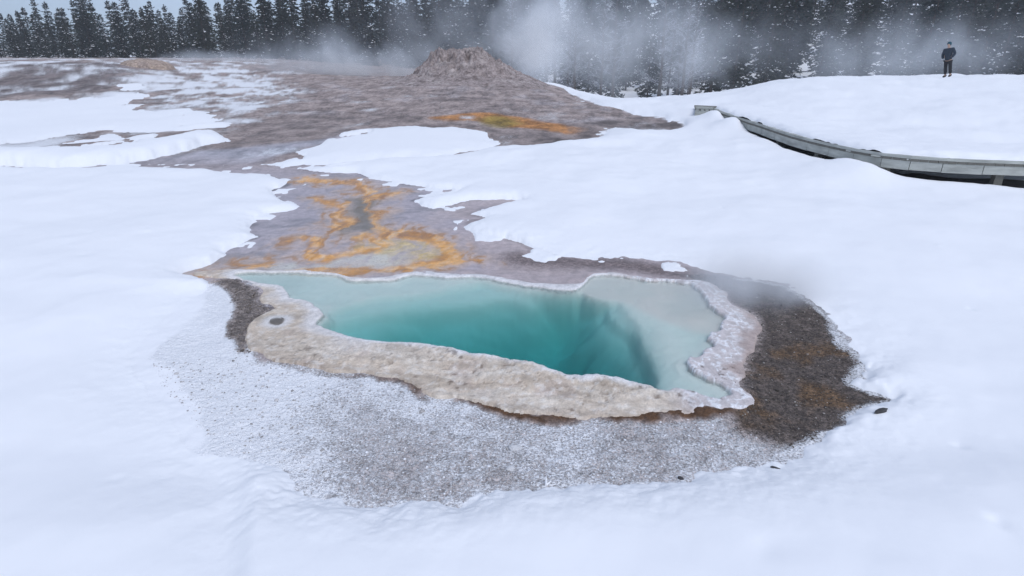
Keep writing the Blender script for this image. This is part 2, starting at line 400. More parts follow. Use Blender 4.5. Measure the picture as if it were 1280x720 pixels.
# ------------------------------------------------------------------ main polar grid
a = np.radians(np.concatenate([np.arange(66, 1.15, -.09)]))
rr = np.concatenate([1.5+H/np.tan(a), np.geomspace(1.5+H/math.tan(a[-1]), 900, 45)[1:]])
rr = np.concatenate([[.4, 1.0, 1.6, 2.1], rr[rr > 2.4]])
th = np.concatenate([np.arange(-110, -50, 1.0), np.arange(-50, 50, .105), np.arange(50, 110.1, 1.0)])
RR, TH = np.meshgrid(rr, np.radians(th), indexing='ij')
GX = RR*np.sin(TH); GY = RR*np.cos(TH)-1.5
wsd = water_sd(GX, GY); csd = crust_sd(GX, GY)
D = ground_parts(GX, GY); wx, wy = D['wx'], D['wy']
GZ = ground_z(GX, GY, wsd)

C_ = lambda r, g, b: np.array([r, g, b])
alb = np.empty(GX.shape+(3,)); udk = None; alb[:] = C_(.42, .375, .40)
def blend(m, col): 
    global alb
    alb = alb*(1-m[..., None])+np.asarray(col)*m[..., None]
farness = ss(GY, 11, 15)
px = pxof(GX, GY)
n_lo = fbm(GX*.8, GY*.8, 4, 101); n_md = fbm(GX*2.5, GY*2.5, 4, 105); n_st = fbm(GX*.6, GY*.42, 6, 111, .6)
# wet runoff apron behind the pool
blend(ss(n_md, -.2, .5)*(1-farness)*.6, C_(.47, .41, .41))
blend(ss(fbm(GX*1.6, GY*2.4, 4, 117), .05, .5)*(1-farness)*.6, C_(.22, .21, .225))
crk_ = 1-ss(np.abs(fbm(GX*1.7, GY*2.1, 4, 211)), .0, .045)
blend(crk_*(1-farness)*.5*ss(n_md, -.3, .3), C_(.17, .155, .16))
blend((1-ss(np.abs(D['pool']-.02-.05*fbm(GX*5, GY*5, 3, 213)), .02, .09))*(1-farness)*.75*ss(fbm(GX*1.4, GY*1.4, 3, 217), -.25, .2), C_(.11, .10, .105))  # shade line under the snow lip, painted patchily into the ground colour
# warm tan ground right of the runoff
blend(ss(px+60*n_md, 500, 620)*(1-farness)*.6*ss(D['pool'], -.5, .2), C_(.50, .405, .385))
# far mound
blend(farness, C_(.37, .30, .275))
blend(farness*ss(n_st, .0, .5)*.6, C_(.47, .43, .44))
blend(farness*ss(fbm(GX*.7, GY*.35, 6, 113, .6), .1, .5)*.6, C_(.22, .18, .17))
blend(farness*(1-ss(np.abs(fbm(GX*.45, GY*.5, 6, 219, .6)), .0, .05))*.55, C_(.14, .12, .115))
br = ss(psd(BROWNFAR, wx, wy, 4), -.8, 1.2)
blend(br*farness*(.55+.5*n_st), C_(.20, .16, .145))
blend(br*farness*ss(n_st, .1, .4), C_(.09, .07, .06))
blend(ss(psd(BANKL, wx, wy, 4), -.6, 1.0)*.85, C_(.17, .14, .135))
wl = ss(psd(WETL, wx, wy, 3)+.3*n_st, -.3, .5)*farness
blend(wl*.8, C_(.40, .375, .41))
# gravel flat in front of the pool
gfront = np.maximum(ss(-(GY-4.75-.2*GX), -.15, .35), ss(-px-12*n_md, -345, -300)*ss(-(GY-6.0+.1*n_md), -.1, .25))*ss(D['pool'], -.6, .1)
blend(gfront, C_(.50, .445, .43))
blend(gfront*ss(fbm(GX*1.1, GY*1.6, 4, 119), .0, .5)*.5, C_(.37, .32, .30))
gd = ss(psd(GDARK, wx, wy, 2)+.06*n_md, -.10, .10)
blend(gd, C_(.105, .085, .075))
blend(gd*ss(fbm(GX*3, GY*3, 4, 121), .05, .5)*ss(-(GY-4.9), 0, .6), C_(.135, .085, .05))
gl = ss(psd(GDARKL, wx, wy, 2)+.06*n_md+.06*fbm(GX*9, GY*9, 3, 123), -.06, .06)
blend(gl, C_(.20, .17, .155))
gb = ss(psd(GBACK, wx, wy, 2), -.25, .15)
blend(gb*.75, C_(.13, .10, .095))
# runoff colours
fil = fbm(GX*9+2*n_md, GY*2.6, 5, 131, .62)
wxx = wx+.10*n_md+.05*fbm(GX*4, GY*3, 3, 133); wyy = wy+.22*n_md+.10*fbm(GX*4, GY*2, 3, 135)
md = np.full(GX.shape, -2.0)
for P in MATO: md = np.maximum(md, psd(P, wxx, wyy, 2))
mo = ss(md+.13*fil, -.07, .07)
halo = ss(md+.25*fil+.15*n_md, -.42, .02)*(1-farness)
blend(halo*.65, C_(.58, .42, .31))
blend(ss(md+.3*n_md+.12*fil, -.30, -.05)*ss(fil, .0, .3)*.8, C_(.38, .20, .09))
my = ss(psd(MATY, wxx, wyy, 2)+.15*fil, -.2, .2)
mm = ss(psd(MILK, wxx, wyy, 2)+.06*fil, -.12, .12)
ds = ss(psd(DARKST, wxx, wyy, 2)+.2*fil, -.2, .2)
blend(ds*.85, C_(.15, .13, .095))
blend(my*np.clip(.6+1.0*fil, 0, 1), C_(.64, .50, .24))
blend(mm*np.clip(.72+.9*fil, 0, .95), C_(.60, .575, .51))
on = np.clip(fbm(GX*6+2*n_md, GY*2.2, 5, 141, .6)*1.7-.15*ss(-md, -.12, .05), -1, 1)
ocol = np.where(on[..., None] > 0, C_(.76, .37, .075)*(1-np.abs(on[..., None]))+C_(.78, .55, .34)*np.abs(on[..., None]), C_(.66, .31, .065)*(1-np.abs(on[..., None]))+C_(.34, .16, .06)*np.abs(on[..., None]))
alb = alb*(1-mo[..., None]*.88)+ocol*mo[..., None]*.88
for P in FARO: blend(ss(psd(P, wx, wy, 3)+.7*n_st, -.25, .3)*.9, C_(.50, .22, .06))
blend(ss(psd(FAROL, wx, wy, 3)+.4*n_st, -.3, .5)*.85, C_(.30, .22, .05))
# rust-brown mats along the front foot of the crust
ed = pld(EDGE, GX, GY, 1.0)
me_ = ss(-(ed-.055-.07*fbm(GX*6, GY*6, 3, 151)), -.03, .03)*ss(fbm(GX*2.2, GY*2.2, 3, 155), -.45, .1)*(ss(GX, -1.6, -.3)*.7+.3)
blend(me_, C_(.10, .052, .026))
GZ = GZ+me_*(.012+.012*fbm(GX*22, GY*22, 3, 157))
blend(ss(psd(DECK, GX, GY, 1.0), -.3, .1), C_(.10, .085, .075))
# pool floor: pale sinter, mottled
inw = ss(wsd, -.03, .02)
pf = fbm(GX*2.4, GY*2.4, 5, 161)
pf = fbm(GX*1.5, GY*1.5, 4, 161)
blend(inw, C_(.78, .78, .75)); blend(inw*ss(pf, .0, .5)*.35, C_(.62, .65, .63)); blend(inw*ss(-pf, .0, .5)*.4, C_(.84, .83, .80))
shm = ss(psd(SHELF, GX, GY, 1), -.12, .05)*inw
blend(shm*.9, C_(.80, .71, .68))
gravel = np.clip(gfront+gd+gl+gb*.6, 0, 1)*(1-inw)*(1-me_*.5)
gravel = np.maximum(gravel, 0)
wet = np.clip((1-farness)*.75*(1-gravel)*(1-inw)+mm*.3+mo*.1+ds*.2, 0, 1)
wet = np.maximum(wet, farness*br*.35); wet = np.maximum(wet, wl*.9)
# frost on gravel: strong on the left and just below the crust, weaker in the middle
px = pxof(GX, GY)
fr = gfront*(.545+.27*ss(-px, -520, -190)-.05*ss(px, 600, 800)+.10*(1-ss(ed, .05, .5))*(ed < .95)*ss(-px, -700, -480)-.06*ss(ed, .35, .9)*ss(px, 380, 520)+.10*n_md+.08*n_lo)
fr = fr*(1-.93*gd)*(1-.9*gl)*(1-me_)
fr = np.maximum(fr, .80*ss(-px, -300, -190)*gfront*(1-gl))
fr = np.maximum(fr, 1.1*ss(-D['pool']+.12*n_md, -.55, .02)*gfront*(1-gd)*(1-gl)*ss(-px, -340, -230))
fr = np.maximum(fr, .62*ss(-D['pool']+.10*n_md, -.14, .02)*np.maximum(gfront, gd))
fr = np.maximum(fr, (ss(psd(FROSTFAR, wx, wy, 5), -2, 1.5))*(.58+.45*n_st+.5*fbm(GX*1.6, GY*.9, 5, 197, .65)))
fr = np.maximum(fr, farness*(.42+.6*n_st)*ss(-px, -520, -300)*(1-.5*br))
fr = np.maximum(fr, farness*(.16+.55*fbm(GX*.7, GY*.4, 6, 187, .6)))
fr = np.maximum(fr, ss(-np.maximum(D['pool'], D['far']), -.5, .0)*(.12+.43*np.maximum(gfront, farness))*(1-gd))
fr = fr*(1-inw)
gravel = gravel*(1-.85*ss(fr, .80, 1.0))
calm = np.maximum(np.maximum(inw, .9*ss(fr, .85, 1.0)*(1-farness)), .5*mm)
# ------------------------------------------------------------------ snow thickness
def snow_T():
    s = -np.maximum(D['pool'], D['far'])          # positive in the snow
    soft0 = ss(-px, -330, -240)*ss(-(GY-5.9), 0, .5)
    rag = ss(px, 640, 760)*ss(-GY, -9, -7)*ss(GY, 3.6, 4.2)
    s = s+rag*(.10*fbm(GX*3, GY*3, 4, 191)+.05*fbm(GX*10, GY*10, 3, 193))+(1-rag)*(.05*fbm(GX*4, GY*4, 4, 195)+.03*fbm(GX*14, GY*12, 3, 196))*ss(-GY, -13, -9)*(1-.6*soft0)
    soft = np.clip(ss(-px, -330, -240)*ss(-(GY-5.9), 0, .5)+ss(px, 930, 1040)*ss(GY, 4.0, 4.6)*ss(-GY, -9.5, -7.0)+ss(px,640,760)*ss(GY,5.6,6.1)*ss(-GY,-9,-7.5), 0, 1)
    w = .10+.5*soft
    hs = (.085+.05*n_lo)*(1-.35*soft)
    hs = hs+.10*ss(-(GY-3.1), 0, .9)                # deeper along the front
    w = w*(1+2.0*ss(-(GY-3.4), 0, .5)*.5)
    hs = hs*(1+.8*ss(GY, 8, 16))
    w = w*(1+1.2*ss(GY, 8, 16))
    T = np.where(s > 0, hs*(1-np.exp(-np.maximum(s, 0)/w)), s*1.2)
    Tsoft = np.where(s > 0, hs*(1-np.exp(-(np.maximum(s, 0)/.55)**2))+.15*np.minimum(s, .03)-.006*ss(.5-s, 0, .5), s*.5-.006)
    T = T*(1-soft)+Tsoft*soft
    T = T+ss(s, .05, 1.2)*(.085*fbm(GX*.4, GY*.4, 3, 171)+.010*fbm(GX*1.7, GY*1.7, 3, 175))*ss(RR, 1, 4)
    T = T+ss(s, -.02, .25)*.002*fbm(GX*5, GY*5, 3, 177)
    r2 = np.random.default_rng(5)
    for k in range(46):                            # pits and lumps left by falling clods and old prints
        yy = r2.uniform(1.6, 9); xx = r2.uniform(-1.1, 1.1)*(yy+1); rr2 = r2.uniform(.03, .09); am = r2.choice([-1, -1, 1])*r2.uniform(.006, .018)
        m_ = (np.abs(GX-xx) < .4) & (np.abs(GY-yy) < .4)
        T[m_] += am*np.exp(-((GX[m_]-xx)**2+(GY[m_]-yy)**2)/rr2**2)*ss(s[m_], .1, .4)
    scrap = (.03*ss(fbm(GX*2.6, GY*2.2, 4, 223), .18, .42)*ss(s, -.55, -.05)-.012)*(GY > 6.3)-.05*(GY <= 6.3)
    T = np.maximum(T, np.where(s < .02, scrap, T))
    # patches lying on the far bare ground
    for P, hh, ww in ((SNOW_MID, .12, .45), (SNOW_L1, .09, .9), (SNOW_L2, .28, .25), (SNOW_L3, .1, .2), (SNOW_L4, .08, .25)):
        q = psd(P, wx+.25*n_st*ss(GY, 12, 16), wy+.25*n_st, 5)+.28*fbm(GX*1.6, GY*1.0, 5, 203, .6)
        hole = ss(fbm(GX*.6, GY*.5, 5, 183), .30, .5)*.25
        if P is SNOW_L1 or P is SNOW_L4: q = q-1.5*ss(fbm(GX*.7, GY*.35, 6, 189, .6), -.05, .35)*(1-ss(q, 1.0, 3.0)*.5)
        tq = np.where(q > 0, hh*(1-np.exp(-np.maximum(q, 0)/ww)), q*1.0)-hole*(P is SNOW_MID)
        T = np.maximum(T, tq)
    dk_ = ss(psd(DECK, GX, GY, 1.5)+.12*fbm(GX*1.5, GY*1.5, 3, 199), -.08, .30)
    T = T*(1-dk_)+np.minimum(T, .02-.1*ss(GX-6.2, 0, 2))*dk_
    for (qx, qy), hh, rr_ in zip(PILE, (.30, .26, .14, .10), (.75, .6, .35, .3)):
        T = T+hh*np.exp(-((GX-qx)**2+(GY-qy)**2)/rr_**2)*(s > 0)*(1-.6*dk_)
    return np.maximum(T, -.3)
TS = snow_T()
# the thin ice pan at the lower left keeps a flat surface with one lifted edge
sdeep = ss(-np.maximum(D['pool'], D['far']), .05, .6)
SZ = GZ*(1-sdeep)+ground_z(GX, GY, wsd, 0.0)*sdeep+TS
gcol = M_GROUND
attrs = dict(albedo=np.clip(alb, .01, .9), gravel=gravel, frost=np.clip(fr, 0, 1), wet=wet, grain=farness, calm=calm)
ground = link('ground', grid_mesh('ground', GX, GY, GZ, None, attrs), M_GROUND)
tag(ground, 'grey sinter and gravel ground with orange runoff around the hot spring', 'ground', kind='structure')
snow = link('snow_field', grid_mesh('snow_field', GX, GY, SZ, TS > -.02), M_SNOW)
tag(snow, 'smooth white snow covering the flats around the bare thermal ground', 'snow', kind='structure')

# ------------------------------------------------------------------ sinter crust round the pool
x0, x1 = CRUST[:, 0].min()-.15, CRUST[:, 0].max()+.15; y0, y1 = CRUST[:, 1].min()-.15, CRUST[:, 1].max()+.15
X, Y = np.meshgrid(np.arange(x0, x1, .0115), np.arange(y0, y1, .0125), indexing='xy')
si = water_sd(X, Y); so = crust_sd(X, Y)
front = ss(-(Y-4.6-.0*X), -.3, .5)
rightm = ss(X, 1.05, 1.45)
th_ = .045*front+.012*(1-front)+.01*rightm*(1-front)
cz = B(X, Y)+.012*fbm(X*3, Y*3, 4, 71)+.032*(1-ss(-si, 0, .45))
tk = np.where(so > 0, th_*(1-np.exp(-so/(.26*front+.06)))+(.004+.008*front)*ss(so, 0, .03), so*.8)
terr = fbm(X*2.5, Y*2.5, 4, 201)
tk = tk+ss(so, 0, .05)*((1-.8*rightm)*(.004+.008*front)*fbm(X*9, Y*9, 4, 205)+(1-.5*rightm)*(.003+.003*front)*np.abs(fbm(X*26, Y*26, 3, 209))+.004*np.abs(np.sin(terr*14))*front)
lac = np.abs(fbm(X*15, Y*13, 4, 215))
lip = ss(-si, .0, .05)*(1-ss(-si, .05, .16))
tk = tk+ss(so, 0, .03)*(1-.75*rightm)*lip*(.010*front+.006+.006*fbm(X*16, Y*16, 3, 219))
tk = tk-ss(so, 0, .05)*front*(.010*(1-ss(np.abs(fbm(X*5+terr, Y*7, 4, 255)), 0, .06))-.007*fbm((X*.957-Y*.29)*2.2, (X*.29+Y*.957)*13+1.5*terr, 5, 251, .6))
tk = tk+rightm*ss(so, 0, .05)*(1-ss(-si, .10, .26))*(.010*(1-ss(lac, .0, .22))-.003)
pud = psd(PUDDLE, X, Y, .5)
tk = tk-.05*ss(pud, -.03, .02)
drop = np.where(si > -.012, ss(si, -.012, .02)*.12, 0)
cf = cz+tk; low = np.maximum(rightm, 1-front)*(1-.9*ss(-si, .3, .6)); cf = cf*(1-low)+(WLEV+.009+.33*(cf-WLEV-.009))*low
cz = np.where(so > 0, np.maximum(cf, WLEV+.006), cz+tk)-drop-np.where(si > .02, .6, 0)
cz = cz-.6*ss(pud, .0, .04)*0
ca = np.empty(X.shape+(3,)); ca[:] = (.63, .53, .425)
def cb(m, c):
    global ca
    ca = ca*(1-m[..., None])+np.asarray(c)*m[..., None]
cb(ss(fbm(X*1.4, Y*4.5, 5, 221), -.1, .45)*.7, (.68, .60, .51))
cb(ss(fbm(X*2.2, Y*6, 5, 225), .05, .5)*.6, (.40, .345, .28))
cb(ss(fbm(X*3, Y*3, 4, 229), .2, .6)*.5, (.46, .36, .33))
cb((1-ss(so, .0, .12))*front*.35, (.40, .31, .25))
ua = X*.957-Y*.29; va = X*.29+Y*.957
stk = fbm(ua*2.2, va*13+1.5*terr, 5, 251, .6)
cb(ss(stk, .02, .35)*.5*front, (.46, .38, .30)); cb(ss(-stk, .05, .4)*.6*front, (.74, .67, .58))
crk = np.abs(fbm(X*5+terr, Y*7, 4, 255)); cb((1-ss(crk, .0, .05))*.55*front, (.26, .20, .16))
mot = fbm(X*22, Y*26, 4, 257, .65); cb(ss(mot, .05, .4)*.35, (.46, .385, .31)); cb(ss(-mot, .1, .45)*.5, (.78, .74, .69))
we = 1-ss(-si+.05*fbm(X*6, Y*6, 3, 233), .03, .10)
cb(we*(.55+.4*ss(terr, -.3, .2)), (.80, .79, .79))
bk = (1-front)*(1-rightm)*ss(-X, -1.5, -1.2)*ss(X, -1.7, -1.4)
cb(bk*.8, (.74, .73, .74))
# right-hand lace of white crust grading to a pinkish band
rb = rightm*(1-ss(-si+.08*fbm(X*5, Y*5, 3, 237), .16, .30))
cb(rightm*.85, (.43, .345, .325))
cb(rb*(.40+.6*(1-ss(lac, .02, .22))), (.82, .82, .84))
lw = ss(-X, 1.1, 1.35)*(1-ss(-si+.1*fbm(X*4, Y*4, 3, 241), .05, .22))
cb(lw*.8, (.74, .71, .69))
cb(ss(pud, -.05, .0)*.9, (.22, .20, .18)); cb(ss(pud, -.14, -.03)*(1-ss(pud, -.03, .0))*.75, (.76, .75, .75))
spots = ss(fbm(X*17, Y*24, 4, 245)+.25*fbm(X*2, Y*2, 2, 247), .42, .58)*front*ss(so, .0, .1)
cb(spots*.7, (.15, .11, .085))
cm = grid_mesh('sinter_crust', X, Y, cz, (so > -.03) & (si < .04), dict(albedo=ca))
mC, t = mat('sinter_crust')
p = t.pos(); nf = t.noise(p, 70, 5, .7); nm = t.noise(p, 16, 5, .6)
k = t.math('MULTIPLY', t.ramp(nf, .3, .7, .86, 1.12), t.ramp(nm, .3, .7, .85, 1.12))
cc = t.mix(1.0, t.attr('albedo').outputs['Color'], t.n('ShaderNodeCombineColor', ins={0: k, 1: k, 2: k}).outputs[0], 'MULTIPLY')
bp = t.n('ShaderNodeBump', ins={'Height': t.math('ADD', nf, t.math('MULTIPLY', nm, 1.5)), 'Strength': .45, 'Distance': .012})
bs = t.n('ShaderNodeBsdfPrincipled', ins={'Base Color': cc, 'Roughness': .62, 'Specular IOR Level': .3, 'Normal': bp.outputs[0]}); t.out(bs.outputs[0])
crust = link('sinter_crust', cm, mC)
tag(crust, 'beige and white scalloped mineral crust rimming the turquoise pool', 'mineral crust')

# ------------------------------------------------------------------ water
def expand(P, d):
    n = np.roll(P, -1, 0)-np.roll(P, 1, 0); n = np.stack([n[:, 1], -n[:, 0]], 1); n /= np.linalg.norm(n, axis=1)[:, None]+1e-9
    ar = (P[:, 0]*np.roll(P[:, 1], -1)-np.roll(P[:, 0], -1)*P[:, 1]).sum()
    return P+n*d*(1 if ar > 0 else -1)
def water_obj(name, P, lev, depth, material):
    bm = bmesh.new()
    vs = [bm.verts.new((x, y, lev)) for x, y in P]; f = bm.faces.new(vs); 
    if f.normal.z < 0 or True: bm.normal_update()
    r = bmesh.ops.extrude_face_region(bm, geom=[f])
    for v in r['geom']:
        if isinstance(v, bmesh.types.BMVert): v.co.z -= depth
    bmesh.ops.recalc_face_normals(bm, faces=bm.faces)
    bmesh.ops.triangulate(bm, faces=[f for f in bm.faces if len(f.verts) > 4])
    me = bpy.data.meshes.new(name); bm.to_mesh(me); bm.free()
    return link(name, me, material)
def water_mat(name, col, dens):
    m, t = mat(name)
    p = t.pos()
    bp = t.n('ShaderNodeBump', ins={'Height': t.noise(p, 7, 3, .5), 'Strength': .05, 'Distance': .02})
    fr_ = t.n('ShaderNodeFresnel', ins={'IOR': 1.33, 'Normal': bp.outputs[0]}).outputs[0]
    g = t.n('ShaderNodeBsdfGlossy', ins={'Roughness': .06, 'Normal': bp.outputs[0]})
    tr = t.n('ShaderNodeBsdfTransparent')
    mx = t.n('ShaderNodeMixShader', ins={0: fr_}); t.l(tr.outputs[0], mx.inputs[1]); t.l(g.outputs[0], mx.inputs[2])
    va = t.n('ShaderNodeVolumeAbsorption', ins={'Color': col, 'Density': dens})
    t.out(mx.outputs[0], va.outputs[0]); return m
M_WATER = water_mat('spring_water', (0.0, .712, .718, 1), 1.75)
water = water_obj('spring_water', expand(WATER, .035), WLEV, 1.6, M_WATER)
tag(water, 'clear turquoise water filling the hot spring pool', 'water', kind='structure')
pw = hit([(347, 405)])[0]
# small puddle in the crust
pud_z = float(cz[np.unravel_index(np.argmin((X-pw[0])**2+(Y-pw[1])**2), X.shape)])
puddle = water_obj('puddle', expand(PUDDLE, .01), pud_z+.012, .05, water_mat('puddle_water', (.5, .48, .42, 1), 6.0))
tag(puddle, 'small grey puddle in a hole in the beige crust', 'puddle', kind='structure')

# ------------------------------------------------------------------ ground lookup for placing things
def gz(x, y):
    x = np.atleast_1d(np.asarray(x, float)); y = np.atleast_1d(np.asarray(y, float))
    return ground_z(x, y, water_sd(x, y))

# ------------------------------------------------------------------ loose gravel
def blobs(name, pts, sizes, cols, mat_, flat=.6):
    ph = (1+5**.5)/2
    V = np.array([(-1,ph,0),(1,ph,0),(-1,-ph,0),(1,-ph,0),(0,-1,ph),(0,1,ph),(0,-1,-ph),(0,1,-ph),(ph,0,-1),(ph,0,1),(-ph,0,-1),(-ph,0,1)])/math.sqrt(1+ph*ph)
    F = np.array([(0,11,5),(0,5,1),(0,1,7),(0,7,10),(0,10,11),(1,5,9),(5,11,4),(11,10,2),(10,7,6),(7,1,8),(3,9,4),(3,4,2),(3,2,6),(3,6,8),(3,8,9),(4,9,5),(2,4,11),(6,2,10),(8,6,7),(9,8,1)])
    N = len(pts)
    sc3 = np.stack([sizes*rng.uniform(.8, 1.3, N), sizes*rng.uniform(.7, 1.1, N), sizes*rng.uniform(.4, .8, N)*flat/.6], 1)
    P = V[None]*rng.uniform(.72, 1.2, (N, 12, 1))*sc3[:, None, :]
    an = rng.uniform(0, 6.28, N); c, s = np.cos(an)[:, None], np.sin(an)[:, None]
    Px = P[..., 0]*c-P[..., 1]*s; Py = P[..., 0]*s+P[..., 1]*c
    co = np.stack([Px, Py, P[..., 2]], -1)+pts[:, None, :]
    fi = (F[None]+12*np.arange(N)[:, None, None]).reshape(-1, 3)
    me = bpy.data.meshes.new(name)
    me.vertices.add(N*12); me.vertices.foreach_set('co', co.astype(np.float32).ravel())
    me.loops.add(fi.size); me.loops.foreach_set('vertex_index', fi.ravel().astype(np.int32))
    me.polygons.add(len(fi)); me.polygons.foreach_set('loop_start', np.arange(0, fi.size, 3, dtype=np.int32))
    me.update(calc_edges=True)
    at_ = me.attributes.new('albedo', 'FLOAT_COLOR', 'POINT')
    at_.data.foreach_set('color', np.concatenate([np.repeat(cols, 12, 0), np.ones((N*12, 1))], 1).astype(np.float32).ravel())
    return link(name, me, mat_)
mG, t = mat('gravel')
nz = t.noise(t.pos(), 120, 4, .6)
k = t.ramp(nz, .3, .7, .75, 1.25)
cc = t.mix(1.0, t.attr('albedo').outputs['Color'], t.n('ShaderNodeCombineColor', ins={0: k, 1: k, 2: k}).outputs[0], 'MULTIPLY')
# a dusting of frost on upward faces of the stones
up = t.n('ShaderNodeSeparateXYZ', ins={0: t.n('ShaderNodeNewGeometry').outputs['Normal']}).outputs[2]
bs = t.n('ShaderNodeBsdfPrincipled', ins={'Base Color': cc, 'Roughness': .85}); t.out(bs.outputs[0])
N0 = 60000
gx = rng.uniform(-3.2, 3.6, N0); gy = rng.uniform(2.6, 6.4, N0)
w_ = warp(gx, gy); s_pool = psd(BARE_POOL, w_[0], w_[1], 2); s_cr = crust_sd(gx, gy); s_w = water_sd(gx, gy)
s_d = psd(GDARK, w_[0], w_[1], 2); s_l = psd(GDARKL, w_[0], w_[1], 2)
okm = (s_pool > .04) & (s_cr < -.01) & (s_w < -.05) & ((gy < 4.75+.2*gx) | (s_d > -.05) | (s_l > -.03))
dens = np.where(s_d > 0, .9, np.where(s_l > 0, .9, .55))
okm &= rng.uniform(0, 1, N0) < dens
gx, gy, s_d, s_l = gx[okm], gy[okm], s_d[okm], s_l[okm]
N = len(gx)
size = .0026+.0075*rng.random(N)**4+.014*(rng.random(N) > .985)*rng.random(N)
cols = np.repeat(rng.uniform(.28, .62, (N, 1)), 3, 1)*np.array([1, .96, .95])
dk = (s_d > -.02) | (s_l > 0); dl = s_l > 0
cols[dk] = rng.uniform(.04, .17, (dk.sum(), 1))*np.array([[1, .82, .68]])
cols[dl] *= 1.7
pale = dk & (rng.random(N) > .94); cols[pale] = rng.uniform(.25, .5, (pale.sum(), 1))*np.array([[1, .92, .85]])
white = (~dk) & (rng.random(N) > .62); cols[white] = (.78, .79, .82)
pts = np.stack([gx, gy, gz(gx, gy)+size*.2], 1)
gravel_o = blobs('gravel', pts, size, cols, mG)
tag(gravel_o, 'loose frosted pebbles strewn over the gravel in front of the pool', 'gravel', kind='stuff')

# ------------------------------------------------------------------ geyser cone
ccx, ccy = at(573, 40, .7), 40.0
def cone_mesh():
    r = np.concatenate([np.linspace(0, 2.3, 60), np.linspace(2.3, 7.5, 90)[1:]]); ta = np.linspace(0, 2*math.pi, 260)
    Rr, Ta = np.meshgrid(r, ta, indexing='ij')
    dx, dy = np.cos(Ta), np.sin(Ta)
    X = Rr*dx; Y = Rr*dy
    lft = ss(-dx, -.2, .8)
    rgt = ss(dx, -.1, .8)
    s = Rr*(1+.16*lft-.20*rgt*ss(Rr, 1.7, 3.2)+.16*fbm(dx*1.6+3, dy*1.6, 4, 301))
    prof = np.interp(s, [0, .6, 1.1, 1.6, 2.0, 2.3, 2.7, 3.4, 4.4, 5.6, 7.5], [1.45, 1.5, 1.75, 2.0, 1.9, 1.45, 1.0, .58, .27, .06, -.35])
    wx_, wy_ = X*1.1, Y*1.1
    n1 = fbm(wx_, wy_, 5, 305); n2 = 1-np.abs(fbm(X*1.6, Y*1.6, 4, 309))*2
    z = prof+ss(prof, .1, 1.0)*(.34*n1+.46*n2-.20)+.12*(1-np.abs(fbm(X*4.5, Y*4.5+prof*2, 4, 311))*2)*ss(prof, .2, 1)+.05*fbm(X*4, Y*4, 4, 313)+.03*fbm(X*10, Y*10, 3, 315)
    z = z+ss(prof, .9, 1.6)*(.34*fbm(X*.9+4, Y*.9, 3, 317)+.22*(1-np.abs(fbm(X*2.6, Y*2.6, 3, 319))*3))-.30*np.exp(-((X-.55)**2+(Y+1.45)**2)/.10)
    z = z+.10*np.exp(-((X-.75)**2+(Y+.9)**2)/.12)+.1*np.exp(-((X+1.0)**2+(Y+.6)**2)/.2)
    z = z*.79-.25*ss(Rr, 5.2, 7.5)+B(X+ccx, Y+ccy)-B(ccx, ccy)
    al = np.empty(X.shape+(3,)); al[:] = (.33, .275, .26)
    m = ss(fbm(X*1.2, Y*1.2+prof*2, 5, 321), -.1, .4)[..., None]; al = al*(1-m*.6)+np.array([.42, .365, .345])*m*.6
    m = ss(fbm(X*2.4, Y*2.4+prof*3, 4, 325), .15, .5)[..., None]; al = al*(1-m*.75)+np.array([.12, .09, .08])*m*.75
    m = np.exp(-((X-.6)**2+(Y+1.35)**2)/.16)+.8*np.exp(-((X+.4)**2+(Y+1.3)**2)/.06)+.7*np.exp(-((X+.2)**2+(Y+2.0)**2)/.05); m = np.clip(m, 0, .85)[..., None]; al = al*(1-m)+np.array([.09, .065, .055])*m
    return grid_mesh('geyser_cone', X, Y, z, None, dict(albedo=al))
mR, t = mat('sinter_rock')
p = t.n('ShaderNodeTexCoord').outputs['Object']; nf = t.noise(p, 7, 7, .68); nm = t.noise(p, 2.2, 5, .6)
k = t.math('MULTIPLY', t.ramp(nf, .3, .7, .6, 1.4), t.ramp(nm, .3, .7, .8, 1.2))
cc = t.mix(1.0, t.attr('albedo').outputs['Color'], t.n('ShaderNodeCombineColor', ins={0: k, 1: k, 2: k}).outputs[0], 'MULTIPLY')
bp = t.n('ShaderNodeBump', ins={'Height': nf, 'Strength': .8, 'Distance': .12})
bs = t.n('ShaderNodeBsdfPrincipled', ins={'Base Color': cc, 'Roughness': .85, 'Specular IOR Level': .2, 'Normal': bp.outputs[0]}); t.out(bs.outputs[0])
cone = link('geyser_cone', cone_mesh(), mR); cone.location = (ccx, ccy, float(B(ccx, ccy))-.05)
tag(cone, 'tall lumpy grey brown geyser cone on the mound behind the pool', 'geyser cone')
def dome_mesh():
    r = np.linspace(0, 1, 30); ta = np.linspace(0, 2*math.pi, 90)
    Rr, Ta = np.meshgrid(r, ta, indexing='ij'); X = 2.1*Rr*np.cos(Ta); Y = 1.7*Rr*np.sin(Ta)
    z = .62*(1-Rr**3.2)-.15*ss(Rr, .9, 1)+ (1-Rr)*.16*fbm(X*1.5, Y*1.5, 4, 331)+.04*fbm(X*4, Y*4, 3, 335)
    al = np.empty(X.shape+(3,)); al[:] = (.40, .31, .25)
    m = ss(fbm(X*1.5, Y*1.5, 4, 337), -.1, .4)[..., None]; al = al*(1-m*.6)+np.array([.30, .24, .215])*m*.6
    return grid_mesh('sinter_dome', X, Y, z, None, dict(albedo=al))
dxx = at(181, 47, 1.5); dome = link('sinter_dome', dome_mesh(), mR); dome.location = (dxx, 47, float(B(dxx, 47))-.1)
tag(dome, 'low tan mineral dome on the far bank in front of the dark trees', 'mineral dome')

